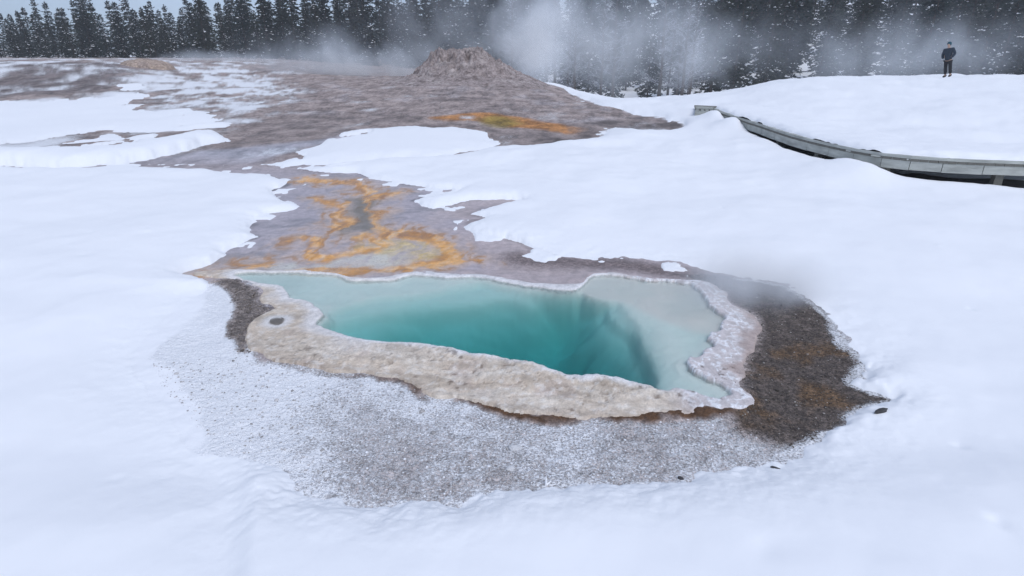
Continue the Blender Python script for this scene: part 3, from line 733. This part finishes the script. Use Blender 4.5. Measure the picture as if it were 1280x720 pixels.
# ------------------------------------------------------------------ boardwalk
M_WOOD = simple('weathered_wood', (.41, .42, .385), .8, .62, 2.2, .4, (1.2, 1.2, 5))
M_WOODD = simple('dark_wood', (.16, .155, .135), .85, .4, 9, .4, (6, .6, 6))
# front line runs from far-left to near-right: left normal points away to the right-rear
def sweep(P, prof, caps=True):
    """prof: list of (offset along normal, z); returns bmesh of a closed sweep along P"""
    bm = bmesh.new(); rings = []
    cols_ = [offs(P, o) for o, _ in prof]
    for i in range(len(P)):
        rings.append([bm.verts.new((cols_[j][i][0], cols_[j][i][1], prof[j][1])) for j in range(len(prof))])
    k_ = len(prof)
    for i in range(len(P)-1):
        for j in range(k_): bm.faces.new((rings[i][j], rings[i][(j+1) % k_], rings[i+1][(j+1) % k_], rings[i+1][j]))
    if caps: bm.faces.new(rings[0]); bm.faces.new(rings[-1][::-1])
    bmesh.ops.recalc_face_normals(bm, faces=bm.faces)
    return bm
def bobj(name, bm, material, parent):
    me = bpy.data.meshes.new(name); bm.to_mesh(me); bm.free(); return link(name, me, material, parent)
def box(bm, cx, cy, cz, sx, sy, sz, rz=0):
    r = bmesh.ops.create_cube(bm, size=1); c, s = math.cos(rz), math.sin(rz)
    for v in r['verts']:
        x, y, z = v.co.x*sx, v.co.y*sy, v.co.z*sz; v.co = (cx+x*c-y*s, cy+x*s+y*c, cz+z)
    return r
boardwalk = empty('boardwalk', (0, 0, 0))
tag(boardwalk, 'weathered grey wooden boardwalk half buried in snow at right', 'boardwalk')
for k in range(len(bpts)-1):
    a_, b_ = bpts[k], bpts[k+1]; dd = (b_-a_)/np.linalg.norm(b_-a_)*.006
    bobj('fascia_board', sweep(np.array([a_+dd, b_-dd]), [(0, ZT-.215+.006*(k % 2)), (0, ZT-.03), (sgn*.05, ZT-.03), (sgn*.05, ZT-.215)]), M_WOOD, boardwalk)
bobj('curb_rail', sweep(bpts, [(-sgn*.012, ZT+.004), (-sgn*.012, ZT+.055), (sgn*.10, ZT+.055), (sgn*.10, ZT+.004)]), M_WOOD, boardwalk)
# deck of planks
bm = bmesh.new(); acc = 0; last = 0
seg = np.linalg.norm(np.diff(bpts, axis=0), axis=1); L = np.concatenate([[0], np.cumsum(seg)])
def along(s):
    x = np.interp(s, L, bpts[:, 0]); y = np.interp(s, L, bpts[:, 1]); e = .05
    tx = np.interp(s+e, L, bpts[:, 0])-np.interp(s-e, L, bpts[:, 0]); ty = np.interp(s+e, L, bpts[:, 1])-np.interp(s-e, L, bpts[:, 1])
    return x, y, math.atan2(ty, tx)
s_ = .1
while s_ < L[-1]-.1:
    x, y, an = along(s_); nx, ny = -math.sin(an)*sgn, math.cos(an)*sgn
    box(bm, x+nx*.86, y+ny*.86, ZT-.022+random.uniform(-.003, .003), .14, 1.74, .045, an); s_ += .15
bobj('deck', bm, M_WOODD, boardwalk)
s_ = .2
while s_ < L[-1]-.1:
    x, y, an = along(s_); nx, ny = -math.sin(an)*sgn, math.cos(an)*sgn
    bm = bmesh.new(); box(bm, x+nx*.045, y+ny*.045, ZT-.0135, .5, .085, .030, an); s_ += .62
    bobj('curb_block', bm, M_WOOD, boardwalk)
s_ = .05
while s_ < L[-1]:
    x, y, an = along(s_); nx, ny = -math.sin(an)*sgn, math.cos(an)*sgn
    bm = bmesh.new(); box(bm, x+nx*.13, y+ny*.13, ZT-.40, .14, .14, .72, an)
    bobj('post', bm, M_WOOD if s_ < .5 else M_WOODD, boardwalk)
    bm = bmesh.new(); box(bm, x+nx*1.6, y+ny*1.6, ZT-.40, .13, .13, .72, an); bobj('post', bm, M_WOODD, boardwalk)
    s_ += 1.9
# end return of the walk where it turns away
x, y, an = along(0)
ex, ey = at(870, y+.25, ZT), y+.25
an2 = math.atan2(y-ey, x-ex); Ln = math.hypot(x-ex, y-ey)
bm = bmesh.new(); box(bm, (x+ex)/2-.02, (y+ey)/2, ZT-.125, Ln, .05, .18, an2); bobj('fascia_board', bm, M_WOOD, boardwalk)
bm = bmesh.new(); box(bm, (x+ex)/2-.02, (y+ey)/2, ZT+.066, Ln, .10, .068, an2); bobj('curb_rail', bm, M_WOOD, boardwalk)
for f in (.10, .38, .64, .90):
    bm = bmesh.new(); box(bm, ex+(x-ex)*f, ey+(y-ey)*f, ZT-.012, .10, .08, .088, an2); bobj('curb_block', bm, M_WOOD, boardwalk)
bm = bmesh.new(); box(bm, ex+.06, ey+.06, ZT-.33, .13, .13, .62, an2); bobj('post', bm, M_WOOD, boardwalk)
bm = bmesh.new(); vs_ = [bm.verts.new(v) for v in ((ex, ey+.06, ZT-.02), (x, y+.06, ZT-.02), (x+.9, y+1.6, ZT-.02), (ex+.5, ey+1.9, ZT-.02))]; f_ = bm.faces.new(vs_)
r_ = bmesh.ops.extrude_face_region(bm, geom=[f_])
for v in r_['geom']:
    if isinstance(v, bmesh.types.BMVert): v.co.z -= .045
bobj('deck', bm, M_WOODD, boardwalk)
def along_s(s):
    lo, hi = max(s-1.6, 0), min(s+1.6, L[-1])
    return math.atan2(np.interp(hi, L, bpts[:, 1])-np.interp(lo, L, bpts[:, 1]), np.interp(hi, L, bpts[:, 0])-np.interp(lo, L, bpts[:, 0]))
# snow lying on the deck and running back into the bank
na, nb_ = 260, 60
sa = np.linspace(-.35, L[-1], na); ob = np.concatenate([np.linspace(.02, .5, 28), np.linspace(.5, 3.0, nb_-28)[1:]])
SX = np.zeros((na, len(ob))); SY = np.zeros_like(SX)
for i, s0 in enumerate(sa):
    x, y, an = along(max(s0, 0.06)); an = along_s(max(s0, .06)); x += math.cos(an)*min(s0, 0); y += math.sin(an)*min(s0, 0)
    SX[i] = x-math.sin(an)*sgn*ob; SY[i] = y+math.cos(an)*sgn*ob
OB = np.broadcast_to(ob, SX.shape)
edgew = -.005+.11*(fbm(SX*2.2, SY*2.2, 4, 401))
q = OB-edgew
SZ_ = ZT+.0+.17*(1-np.exp(-np.maximum(q, 0)/.10))+np.where(q < 0, q*1.0, 0)
SZ_ = SZ_+ss(q, 0, .2)*(.03*fbm(SX*1.2, SY*1.2, 3, 405)+.012*fbm(SX*5, SY*5, 3, 407))
gb_ = B(SX, SY)
SZ_ = SZ_*(1-ss(OB, 1.55, 2.5))+(gb_-.35)*ss(OB, 1.55, 2.5)
SZ_ = SZ_-ss(-sa, .15, .35)[:, None]*.5
link('snow_cover', grid_mesh('snow_cover', SX, SY, SZ_), M_SNOW, boardwalk)

# ------------------------------------------------------------------ small things
M_ROCK = simple('dark_rock', (.06, .058, .06), .85, .4, 25, .6)
def snow_h(x, y):
    i = np.argmin((GX-x)**2+(GY-y)**2); return max(float(SZ.ravel()[i]), float(GZ.ravel()[i]))
def rock(px_, py_, s3, rz, label, material=M_ROCK, name='rock', cat='rock'):
    P = hit([(px_, py_)])[0]
    bm = bmesh.new(); bmesh.ops.create_icosphere(bm, subdivisions=3, radius=1)
    for v in bm.verts:
        n = .25*float(fbm(v.co.x*1.7+px_, v.co.y*1.7+v.co.z*1.3, 3, 3)); c = v.co*(1+n)
        v.co = (c.x*s3[0], c.y*s3[1], c.z*s3[2])
    me = bpy.data.meshes.new(name); bm.to_mesh(me); bm.free()
    o = link(name, me, material); o.location = (P[0], P[1], snow_h(*P)+s3[2]*.2); o.rotation_euler = (0, .1, rz)
    return tag(o, label, cat)
rock(1098, 525, (.075, .02, .018), .5, 'black sliver of rock poking out of the snow right of the gravel')
rock(851, 598, (.02, .014, .012), -.5, 'small dark pebble at the snow edge below the gravel')
rock(968, 589, (.03, .012, .008), -.3, 'thin dark chip in the snow bank below the dark gravel')
M_PALE = simple('frosted_rock', (.62, .62, .63), .8, .15, 40, .5)
rock(644, 560, (.045, .03, .02), .2, 'pale flat frosted stone in the middle of the gravel', M_PALE, 'stone', 'stone')
rock(638, 586, (.03, .025, .014), .6, 'white frosted stone just above the snow edge', M_PALE, 'stone', 'stone')
rock(893, 392, (.05, .03, .018), .3, 'brown lump at the inner edge of the white lace crust', M_WOODD, 'stone', 'stone') if False else None
# frost-covered twig standing at the snow edge
P = hit([(683, 606)])[0]; tz = snow_h(*P)
bm = bmesh.new()
def stick(bm, a_, b_, r0, r1):
    a_ = Vector(a_); b_ = Vector(b_); d = (b_-a_); q_ = d.to_track_quat('Z', 'Y')
    ra = [bm.verts.new(a_+q_ @ Vector((math.cos(k*1.0472)*r0, math.sin(k*1.0472)*r0, 0))) for k in range(6)]
    rb_ = [bm.verts.new(b_+q_ @ Vector((math.cos(k*1.0472)*r1, math.sin(k*1.0472)*r1, 0))) for k in range(6)]
    for k in range(6): bm.faces.new((ra[k], ra[(k+1) % 6], rb_[(k+1) % 6], rb_[k]))
    bm.faces.new(rb_)
x, y = P
stick(bm, (x, y, tz-.02), (x-.004, y, tz+.06), .011, .004); stick(bm, (x, y, tz), (x+.028, y+.01, tz+.02), .008, .003); stick(bm, (x+.004, y, tz-.01), (x+.05, y, tz+.004), .006, .003)
me = bpy.data.meshes.new('frosted_twig'); bm.to_mesh(me); bm.free()
tag(link('frosted_twig', me, M_SNOW), 'tiny frost covered twig sticking up at the front snow edge', 'twig')

# ------------------------------------------------------------------ trees
M_NEEDLE, t = mat('pine_needles')
_oi = t.n('ShaderNodeObjectInfo').outputs['Random']; _tn = t.noise(t.n('ShaderNodeTexCoord').outputs['Object'], 1.3, 5)
_c = t.mix(_oi, (.018, .030, .030), (.036, .042, .032)); _k = t.ramp(_tn, .3, .7, .55, 1.5)
_c = t.mix(1.0, _c, t.n('ShaderNodeCombineColor', ins={0: _k, 1: _k, 2: _k}).outputs[0], 'MULTIPLY')
t.out(t.n('ShaderNodeBsdfPrincipled', ins={'Base Color': _c, 'Roughness': .9, 'Specular IOR Level': .1}).outputs[0])
M_BARK = simple('bark', (.075, .06, .05), .9, .35, 4, spec=.1)
M_RIME = simple('rime_twigs', (.34, .35, .38), .9, .3, 2.0, spec=.1)
class Soup:
    def __init__(s): s.v = []; s.f = []
    def add(s, vs, fs):
        o = len(s.v); s.v += [tuple(v) for v in vs]; s.f += [tuple(i+o for i in f) for f in fs]
    def mesh(s, name, smooth=False):
        me = bpy.data.meshes.new(name); me.from_pydata(s.v, [], s.f); me.update()
        return me
def tube(S, a_, b_, r0, r1, n=5):
    a_ = np.array(a_, float); b_ = np.array(b_, float); d = b_-a_; d /= np.linalg.norm(d)+1e-9
    u = np.cross(d, (0.3, .2, 1) if abs(d[2]) < .9 else (1, 0, 0)); u /= np.linalg.norm(u); w = np.cross(d, u)
    vs = [a_+r0*(math.cos(k*6.2832/n)*u+math.sin(k*6.2832/n)*w) for k in range(n)]+[b_+r1*(math.cos(k*6.2832/n)*u+math.sin(k*6.2832/n)*w) for k in range(n)]
    S.add(vs, [(k, (k+1) % n, n+(k+1) % n, n+k) for k in range(n)])
def tuft(S, c, d, ln, wd, rg, ndl=5):
    """spray of flat needle blades round direction d"""
    for k in range(ndl):
        a_ = np.array([rg.gauss(0, 1), rg.gauss(0, 1), rg.gauss(0, .6)]); v = d*1.2+a_*.55; v /= np.linalg.norm(v)
        s = np.cross(v, np.array([rg.gauss(0, 1), rg.gauss(0, 1), rg.gauss(0, 1)])); s /= np.linalg.norm(s)+1e-9
        l = ln*rg.uniform(.7, 1.3); w = wd*rg.uniform(.7, 1.2)
        S.add([c-s*w*.5, c+v*l*.55-s*w*.9, c+v*l, c+v*l*.55+s*w*.9, c+s*w*.5], [(0, 1, 2, 3, 4)])
def snowlump(S, c, r, rg):
    n = 6; vs = [c+np.array([0, 0, r*.55])]
    for k in range(n):
        q = k*6.2832/n; rr_ = r*rg.uniform(.7, 1.25); vs.append(c+np.array([math.cos(q)*rr_, math.sin(q)*rr_, rg.uniform(-.1, .12)*r]))
    vs.append(c-np.array([0, 0, r*.2]))
    S.add(vs, [(0, 1+k, 1+(k+1) % n) for k in range(n)]+[(n+1, 1+(k+1) % n, 1+k) for k in range(n)])
def conifer(kind, seed, h, rad, base, snowp, label, group, ragged=.35, lump=1.5):
    rg = random.Random(seed)
    root = empty(kind, (0, 0, 0))
    tag(root, label, 'tree', group)
    T_ = Soup(); C = Soup(); W = Soup()
    lean = np.array([rg.uniform(-.015, .015), rg.uniform(-.015, .015), 1.0])
    n = 9
    for i in range(n): tube(T_, lean*h*i/n, lean*h*(i+1)/n, .13*(1-i/n)*h/12+.02, .13*(1-(i+1)/n)*h/12+.02, 7)
    z = base*h
    while z < h*.985:
        f = (z-base*h)/(h*(1-base))
        rmax = rad*((1-f)**.75*.95+.05)*(1-.45*max(0, .15-f)/.15)*(.80+.42*rg.random())
        nb = rg.randint(4, 6) if f < .9 else 3
        a0 = rg.uniform(0, 6.28)
        for k in range(nb):
            az = a0+k*6.2832/nb+rg.uniform(-.4, .4); L_ = rmax*rg.uniform(1-ragged, 1+ragged*.5)*(1+.45*float(fbm(np.array(z*.55+seed), np.array(math.cos(az)*1.3+math.sin(az)*2.1), 2, seed))); snowy = rg.random() < snowp*1.6
            if rg.random() < .08: L_ *= .3
            dz = rg.uniform(-.30, .02)-.10*(1-f)
            if f > .85: dz = rg.uniform(.2, .7)
            d = np.array([math.cos(az), math.sin(az), dz]); d /= np.linalg.norm(d)
            b0 = lean*z
            tube(T_, b0, b0+d*L_*.9, .03, .008, 3)
            m = max(2, int(L_/.26))
            for j in range(m):
                u = (j+.6)/m; c = b0+d*L_*u+np.array([0, 0, -.12*u*u*L_+.05*rg.gauss(0, 1)])
                spread = .22*L_*(1-u*.6)
                side = np.array([-d[1], d[0], 0])*rg.gauss(0, spread)
                tuft(C, c+side, d+side*.6, .40+.12*(1-f), .085, rg, 4)
                if snowy and u > .3 and rg.random() < .9: snowlump(W, c+side*.6+np.array([0, 0, .06]), rg.uniform(.05, .14)*(.6+.8*u)*lump, rg)
        z += rg.uniform(.20, .36)*(1+.5*(1-f))
    for i in range(3): tuft(C, lean*h*(.965+.015*i), np.array([0, 0, 1.0]), .35, .06, rg, 5)
    link('trunk', T_.mesh('trunk'), M_BARK, root)
    link('crown', C.mesh('crown'), M_NEEDLE, root)
    link('snow_clumps', W.mesh('snow_clumps'), M_SNOW, root)
    return root
def bare_tree(seed, h, label, group):
    rg = random.Random(seed); root = empty('rimed_tree', (0, 0, 0)); tag(root, label, 'tree', group)
    T_ = Soup(); C = Soup()
    n = 10; p = np.zeros(3); P = [p]
    for i in range(n):
        p = p+np.array([rg.gauss(0, .04), rg.gauss(0, .04), h/n]); P.append(p)
    for i in range(n): tube(T_, P[i], P[i+1], .13*(1-i/n)+.025, .13*(1-(i+1)/n)+.025, 6)
    def br(a_, d, L_, r, dep):
        k = 3; q = a_
        for i in range(k):
            d2 = d+np.array([rg.gauss(0, .16), rg.gauss(0, .16), rg.gauss(0, .10)+.03]); d2 /= np.linalg.norm(d2)
            b_ = q+d2*L_/k; tube(C, q, b_, r*(1-i/k*.6), r*(1-(i+1)/k*.6), 3)
            if dep < 2:
                for s in range(2 if dep == 0 else 2):
                    sd = d2+np.array([rg.gauss(0, .7), rg.gauss(0, .7), rg.gauss(.05, .4)]); sd /= np.linalg.norm(sd)
                    br(b_, sd, L_*rg.uniform(.35, .6), r*.55, dep+1)
            q = b_; d = d2
    z = h*.12
    while z < h*.97:
        f = z/h; az = rg.uniform(0, 6.28); i = min(int(f*n), n-1); b0 = P[i]+(P[i+1]-P[i])*(f*n-i)
        br(b0, np.array([math.cos(az), math.sin(az), rg.uniform(.1, .6)]), (1.7*(1-f)+.35)*rg.uniform(.6, 1.2), .026, 0)
        z += rg.uniform(.22, .4)
    link('trunk', T_.mesh('trunk'), M_BARK, root); link('crown', C.mesh('crown'), M_RIME, root)
    return root
def copy_tree(o):
    c = o.copy(); COL.objects.link(c)
    for ch in o.children:
        d = ch.copy(); COL.objects.link(d); d.parent = c
    return c
GL = 'snow dusted conifers along the far left skyline'
GR = 'tall snowy conifers on the slope at right'
GF = 'rime whitened bare trees in the steam'
L1 = 'dark conifer dusted with snow in the tree wall along the left skyline'
L2 = 'tall dark conifer flecked with snow on the wooded slope behind the snowy ridge'
L3 = 'thin bare tree whitened by rime in the steam right of the geyser cone'
PL = [conifer('pine_tree', 20+i, h, r_, b_, s_, L1, GL, rag) for i, (h, r_, b_, s_, rag) in enumerate(((10.5, 2.0, .03, .08, .35), (12, 2.3, .05, .07, .45), (9.0, 2.1, .02, .10, .3), (12.5, 1.9, .08, .05, .5), (10, 1.7, .03, .13, .45)))]
PR = [conifer('pine_tree', 40+i, h, r_, b_, s_, L2, GR, rag, 1.25) for i, (h, r_, b_, s_, rag) in enumerate(((13, 2.2, .04, .06, .4), (15, 2.4, .08, .04, .5), (11, 2.2, .02, .09, .35), (14, 2.0, .10, .05, .5), (8, 2.0, .01, .11, .4)))]
PF = [bare_tree(60+i, h, L3, GF) for i, h in enumerate((10, 8.5, 11.5))]
used = set()
def put(protos, x, y, s, group=None, label=None):
    pr = random.choice(protos)
    if pr.name in used: o = copy_tree(pr)
    else: o = pr; used.add(pr.name)
    o.location = (x, y, float(B(x, y))-.1); o.scale = (s*random.uniform(.92, 1.1),)*2+(s,); o.rotation_euler = (0, 0, random.uniform(0, 6.28))
    return o
for row, (Y0, n, sc_, off) in enumerate(((98, 42, .82, 0), (104, 42, .90, 9), (112, 42, .98, 4), (122, 42, 1.06, 14))):
    for i in range(n):
        p_ = -150+off+(i+random.uniform(-.42, .42))*(790.0/n)
        Yt = Y0+random.uniform(-4, 4)
        k = sc_*random.uniform(.66, 1.0)*(1+.36*ss(np.array(p_), 240, 420))*(.80+.2*float(ss(np.array(p_), 20, 150)))
        put(PL, at(p_, Yt, 2), Yt, float(k))
for row, (Y0, n, sc_) in enumerate(((60, 17, .85), (68, 18, .95), (78, 20, 1.0), (90, 22, 1.05), (104, 24, 1.1), (120, 26, 1.2))):
    for i in range(n):
        p_ = 590+(i+random.uniform(-.45, .45))*(740.0/n)
        if row < 1 and p_ < 700: continue
        Yt = Y0+random.uniform(-4, 4)
        put(PR, at(p_, Yt, 2), Yt, sc_*random.uniform(.75, 1.12))
for i in range(20):
    p_ = random.uniform(630, 900); Yt = random.uniform(52, 62)
    put(PF, at(p_, Yt, 1), Yt, random.uniform(.7, 1.05))

# ------------------------------------------------------------------ person on the ridge
def person():
    Yp = 33.0; X0 = at(1184, Yp, 1); z0 = float(B(X0, Yp))+.12
    root = empty('person', (X0, Yp, z0), R(-60)); root.rotation_euler = (R(6), R(-9), R(-60))
    tag(root, 'person in a teal hat and dark winter clothes standing on the snowy ridge', 'person')
    def skin(name, V, E, Rd, material, sub=2, root_i=0):
        me = bpy.data.meshes.new(name); me.from_pydata(V, E, []); o = bpy.data.objects.new(name, me); COL.objects.link(o)
        md = o.modifiers.new('s', 'SKIN'); 
        for i, r_ in enumerate(Rd): me.skin_vertices[0].data[i].radius = (r_, r_) if np.isscalar(r_) else r_
        for i in range(len(V)): me.skin_vertices[0].data[i].use_root = (i == root_i)
        o.modifiers.new('d', 'SUBSURF').levels = sub; o.modifiers['d'].render_levels = sub
        bpy.context.view_layer.update()
        dg = bpy.context.evaluated_depsgraph_get(); nm = bpy.data.meshes.new_from_object(o.evaluated_get(dg)); nm.name = name
        bpy.data.objects.remove(o); nm.materials.clear()
        for p_ in nm.polygons: p_.use_smooth = True
        return link(name, nm, material, root)
    skinm = simple('skin', (.45, .30, .23), .6, .1, 10); coat = simple('dark_jacket', (.024, .036, .055), .85, .3, 14); trs = simple('dark_trousers', (.016, .016, .019), .9, .3, 14)
    boot = simple('boots', (.03, .022, .018), .7, .3, 14); hat = simple('teal_hat', (.008, .07, .10), .9, .3, 30)
    V = [(0,0,.92),(0,0,1.12),(0,0,1.34),(0,0,1.46),(0,-.01,1.53),(0,-.015,1.62),(0,-.01,1.70)]
    E = [(i, i+1) for i in range(6)]; Rd = [(.15,.11),(.14,.10),(.17,.11),(.07,.06),(.055,.055),(.078,.095),(.06,.075)]
    n = len(V)
    for s in (-1, 1):
        b_ = len(V); V += [(s*.19,0,1.40),(s*.26,.03,1.14),(s*.13,-.06,.99)]; E += [(2, b_), (b_, b_+1), (b_+1, b_+2)]; Rd += [.06, .045, .035]
        b_ = len(V); V += [(s*.09,0,.86),(s*.11,-.01,.48),(s*.12,.02,.10),(s*.13,-.14,.05)]; E += [(0, b_), (b_, b_+1), (b_+1, b_+2), (b_+2, b_+3)]; Rd += [.085, .06, .045, .04]
    body = skin('body', V, E, Rd, skinm)
    # face: nose and eyes on the head
    Vj = [(0,0,.82),(0,0,1.0),(0,0,1.18),(0,0,1.36),(0,0,1.46)]; Ej = [(0,1),(1,2),(2,3),(3,4)]; Rj = [(.20,.145),(.18,.135),(.19,.14),(.20,.13),(.09,.085)]
    for s in (-1, 1):
        b_ = len(Vj); Vj += [(s*.20,0,1.40),(s*.29,.03,1.14),(s*.20,-.13,.97)]; Ej += [(3, b_), (b_, b_+1), (b_+1, b_+2)]; Rj += [.085, .075, .065]
    skin('jacket', Vj, Ej, Rj, coat)
    Vt = [(0,0,.90)]; Et = []; Rt = [(.165,.125)]
    for s in (-1, 1):
        b_ = len(Vt); Vt += [(s*.095,0,.80),(s*.11,-.01,.48),(s*.12,.02,.14)]; Et += [(0, b_), (b_, b_+1), (b_+1, b_+2)]; Rt += [.105, .082, .075]
    skin('trousers', Vt, Et, Rt, trs)
    for s in (-1, 1): skin('boot', [(s*.12,.04,.16),(s*.122,.03,.055),(s*.13,-.10,.05),(s*.133,-.18,.045)], [(0,1),(1,2),(2,3)], [.07,.065,.055,.045], boot)
    skin('hat', [(0,.035,1.56),(0,.03,1.665),(0,.02,1.73),(0,.02,1.785)], [(0,1),(1,2),(2,3)], [(.10,.085),(.108,.11),(.10,.112),(.055,.06)], hat)
    skin('nose', [(0,-.10,1.63),(0,-.125,1.605)], [(0,1)], [.012,.016], skinm, 1)
    e = simple('eyes', (.02, .015, .012), .4, .1, 10)
    for s in (-1, 1): skin('eye', [(s*.032,-.098,1.645),(s*.032,-.104,1.645)], [(0,1)], [.010,.009], e, 1)
person()

# ------------------------------------------------------------------ steam
def steam(name, loc, size, dens, scale, lo, hi, label, rz=0.0, tail=(0, 0, 0), step=.5, power=1.0):
    bm = bmesh.new(); bmesh.ops.create_icosphere(bm, subdivisions=3, radius=1)
    me = bpy.data.meshes.new(name); bm.to_mesh(me); bm.free()
    m, t = mat(name)
    oc = t.n('ShaderNodeTexCoord').outputs['Object']; p = t.pos()
    ln = t.n('ShaderNodeVectorMath', operation='LENGTH', ins={0: oc}).outputs['Value']
    fall = t.ramp(ln, .99, .12)
    mp = t.n('ShaderNodeMapping', ins={'Vector': p, 'Scale': (scale, scale, scale*.8)}).outputs[0]
    nzz = t.n('ShaderNodeTexNoise', ins={'Vector': mp, 'Scale': 1.0, 'Detail': 5.0, 'Roughness': .60, 'Distortion': .35}).outputs[0]
    # the falloff shifts the noise threshold, so the edge breaks into wisps
    v = t.math('ADD', nzz, t.math('MULTIPLY', t.math('SUBTRACT', fall, 1.0), .30))
    dn = t.math('MULTIPLY', t.math('MULTIPLY', t.ramp(v, lo, hi), fall), dens)
    vs = t.n('ShaderNodeVolumeScatter', ins={'Color': (.88, .935, 1, 1), 'Density': dn, 'Anisotropy': .1})
    t.out(None, vs.outputs[0])
    try: m.volume_sampling = 'MULTIPLE_IMPORTANCE'
    except Exception: pass
    m.cycles.volume_step_rate = step if hasattr(m, 'cycles') and hasattr(m.cycles, 'volume_step_rate') else 1
    o = link(name, me, m); o.location = loc; o.scale = size; o.rotation_euler = (0, 0, rz)
    return tag(o, label, 'steam', kind='stuff')
def sloc(px_, py_, Y_): z_ = zrow(Y_, py_); return (at(px_, Y_, z_), Y_, z_)
steam('steam', sloc(668, 50, 47), (6.4, 3.5, 6.2), .95, .36, .24, .80, 'white steam billowing up behind the geyser cone')
steam('steam', sloc(700, 44, 52), (24, 4.5, 8.5), .42, .27, .20, .78, 'wide veil of steam drifting over the trees behind the cone')
steam('steam', sloc(860, 60, 50), (11, 4, 6.5), .30, .33, .22, .80, 'thin steam over the trees between cone and snowy ridge')
steam('steam', sloc(440, 84, 50), (14, 3.5, 4.2), .95, .33, .22, .72, 'low bank of steam left of the geyser cone')
steam('steam', sloc(270, 76, 64), (13, 3, 1.7), .55, .40, .26, .66, 'thin ground steam along the foot of the dark trees')
steam('steam', sloc(1130, 64, 46), (17, 4, 5), .24, .28, .20, .80, 'faint steam in front of the trees above the snowy ridge')
steam('steam', (at(965, 5.5, .2), 5.5, .2), (2.1, 1.2, .55), 3.4, 1.1, .26, .76, 'thin steam hanging over the dark gravel at the pool edge')
steam('steam', (at(215, 6.1, .12), 6.1, .12), (1.0, .8, .28), .7, 1.6, .36, .64, 'faint wisp of steam at the left tip of the pool crust')
bm = bmesh.new(); box(bm, 0, 0, 0, 2, 2, 2)
me = bpy.data.meshes.new('haze'); bm.to_mesh(me); bm.free()
mH, t = mat('haze')
t.out(None, t.n('ShaderNodeVolumePrincipled', ins={'Color': (.93, .96, 1, 1), 'Density': .0007, 'Anisotropy': 0.0}).outputs[0])
hz = link('haze', me, mH); hz.location = (0, 430, 26); hz.scale = (460, 480, 31)
tag(hz, 'thin cold haze in the air over the whole basin', 'haze', kind='stuff')
# ------------------------------------------------------------------ light and sky
SUN_E, SUN_A = 52, 150      # azimuth measured clockwise from +Y (straight ahead)
w = bpy.data.worlds.new('World'); sc.world = w; w.use_nodes = True
nt = w.node_tree; nt.nodes.clear()
sky = nt.nodes.new('ShaderNodeTexSky'); sky.sky_type = 'NISHITA'; sky.sun_disc = False
sky.sun_elevation = R(SUN_E); sky.sun_rotation = R(SUN_A); sky.altitude = 2200; sky.air_density = 1.0; sky.dust_density = 2.0; sky.ozone_density = 1.5
hs_ = nt.nodes.new('ShaderNodeHueSaturation'); hs_.inputs['Saturation'].default_value = .60
bg = nt.nodes.new('ShaderNodeBackground'); bg.inputs[1].default_value = .13
ow = nt.nodes.new('ShaderNodeOutputWorld')
# overcast: the zenith of the cloud sheet is brighter than the horizon
tcw = nt.nodes.new('ShaderNodeTexCoord'); sx = nt.nodes.new('ShaderNodeSeparateXYZ'); nt.links.new(tcw.outputs['Generated'], sx.inputs[0])
mr = nt.nodes.new('ShaderNodeMapRange'); mr.inputs[1].default_value = 0; mr.inputs[2].default_value = 1; mr.inputs[3].default_value = 0.0; mr.inputs[4].default_value = 1.0
nt.links.new(sx.outputs[2], mr.inputs[0])
cl = nt.nodes.new('ShaderNodeTexNoise'); cl.inputs['Scale'].default_value = 3.0; cl.inputs['Detail'].default_value = 5
nt.links.new(tcw.outputs['Generated'], cl.inputs['Vector'])
mr2 = nt.nodes.new('ShaderNodeMapRange'); mr2.inputs[1].default_value = .3; mr2.inputs[2].default_value = .7; mr2.inputs[3].default_value = .9; mr2.inputs[4].default_value = 1.1
nt.links.new(cl.outputs[0], mr2.inputs[0])
mm_ = nt.nodes.new('ShaderNodeMix'); mm_.data_type = 'RGBA'; nt.links.new(mr.outputs[0], mm_.inputs[0]); mm_.inputs[6].default_value = (.14, .185, .25, 1); mm_.inputs[7].default_value = (1.5, 1.5, 1.5, 1)
vmul0 = nt.nodes.new('ShaderNodeVectorMath'); vmul0.operation = 'MULTIPLY'; vmul = nt.nodes.new('ShaderNodeVectorMath'); vmul.operation = 'SCALE'
nt.links.new(sky.outputs[0], hs_.inputs['Color']); nt.links.new(hs_.outputs[0], vmul0.inputs[0]); nt.links.new(mm_.outputs[2], vmul0.inputs[1]); nt.links.new(vmul0.outputs[0], vmul.inputs[0]); nt.links.new(mr2.outputs[0], vmul.inputs['Scale']); nt.links.new(vmul.outputs[0], bg.inputs[0]); nt.links.new(bg.outputs[0], ow.inputs[0])
sd = bpy.data.lights.new('sun', 'SUN'); sd.energy = .75; sd.angle = R(35); sd.color = (1, .97, .93)
so_ = bpy.data.objects.new('sun', sd); COL.objects.link(so_)
dirv = Vector((math.sin(R(SUN_A))*math.cos(R(SUN_E)), math.cos(R(SUN_A))*math.cos(R(SUN_E)), math.sin(R(SUN_E))))
so_.rotation_euler = dirv.to_track_quat('Z', 'Y').to_euler()

sc.render.engine = 'CYCLES'
cy = sc.cycles
cy.use_denoising = True
try: cy.denoiser = 'OPENIMAGEDENOISE'
except Exception: pass
cy.max_bounces = 8; cy.diffuse_bounces = 3; cy.glossy_bounces = 3; cy.transparent_max_bounces = 16; cy.volume_bounces = 4
cy.volume_max_steps = 256
vs = sc.view_settings
vs.view_transform = 'Standard'; vs.look = 'None'; vs.exposure = 0.85; vs.gamma = 1; vs.use_curve_mapping = False
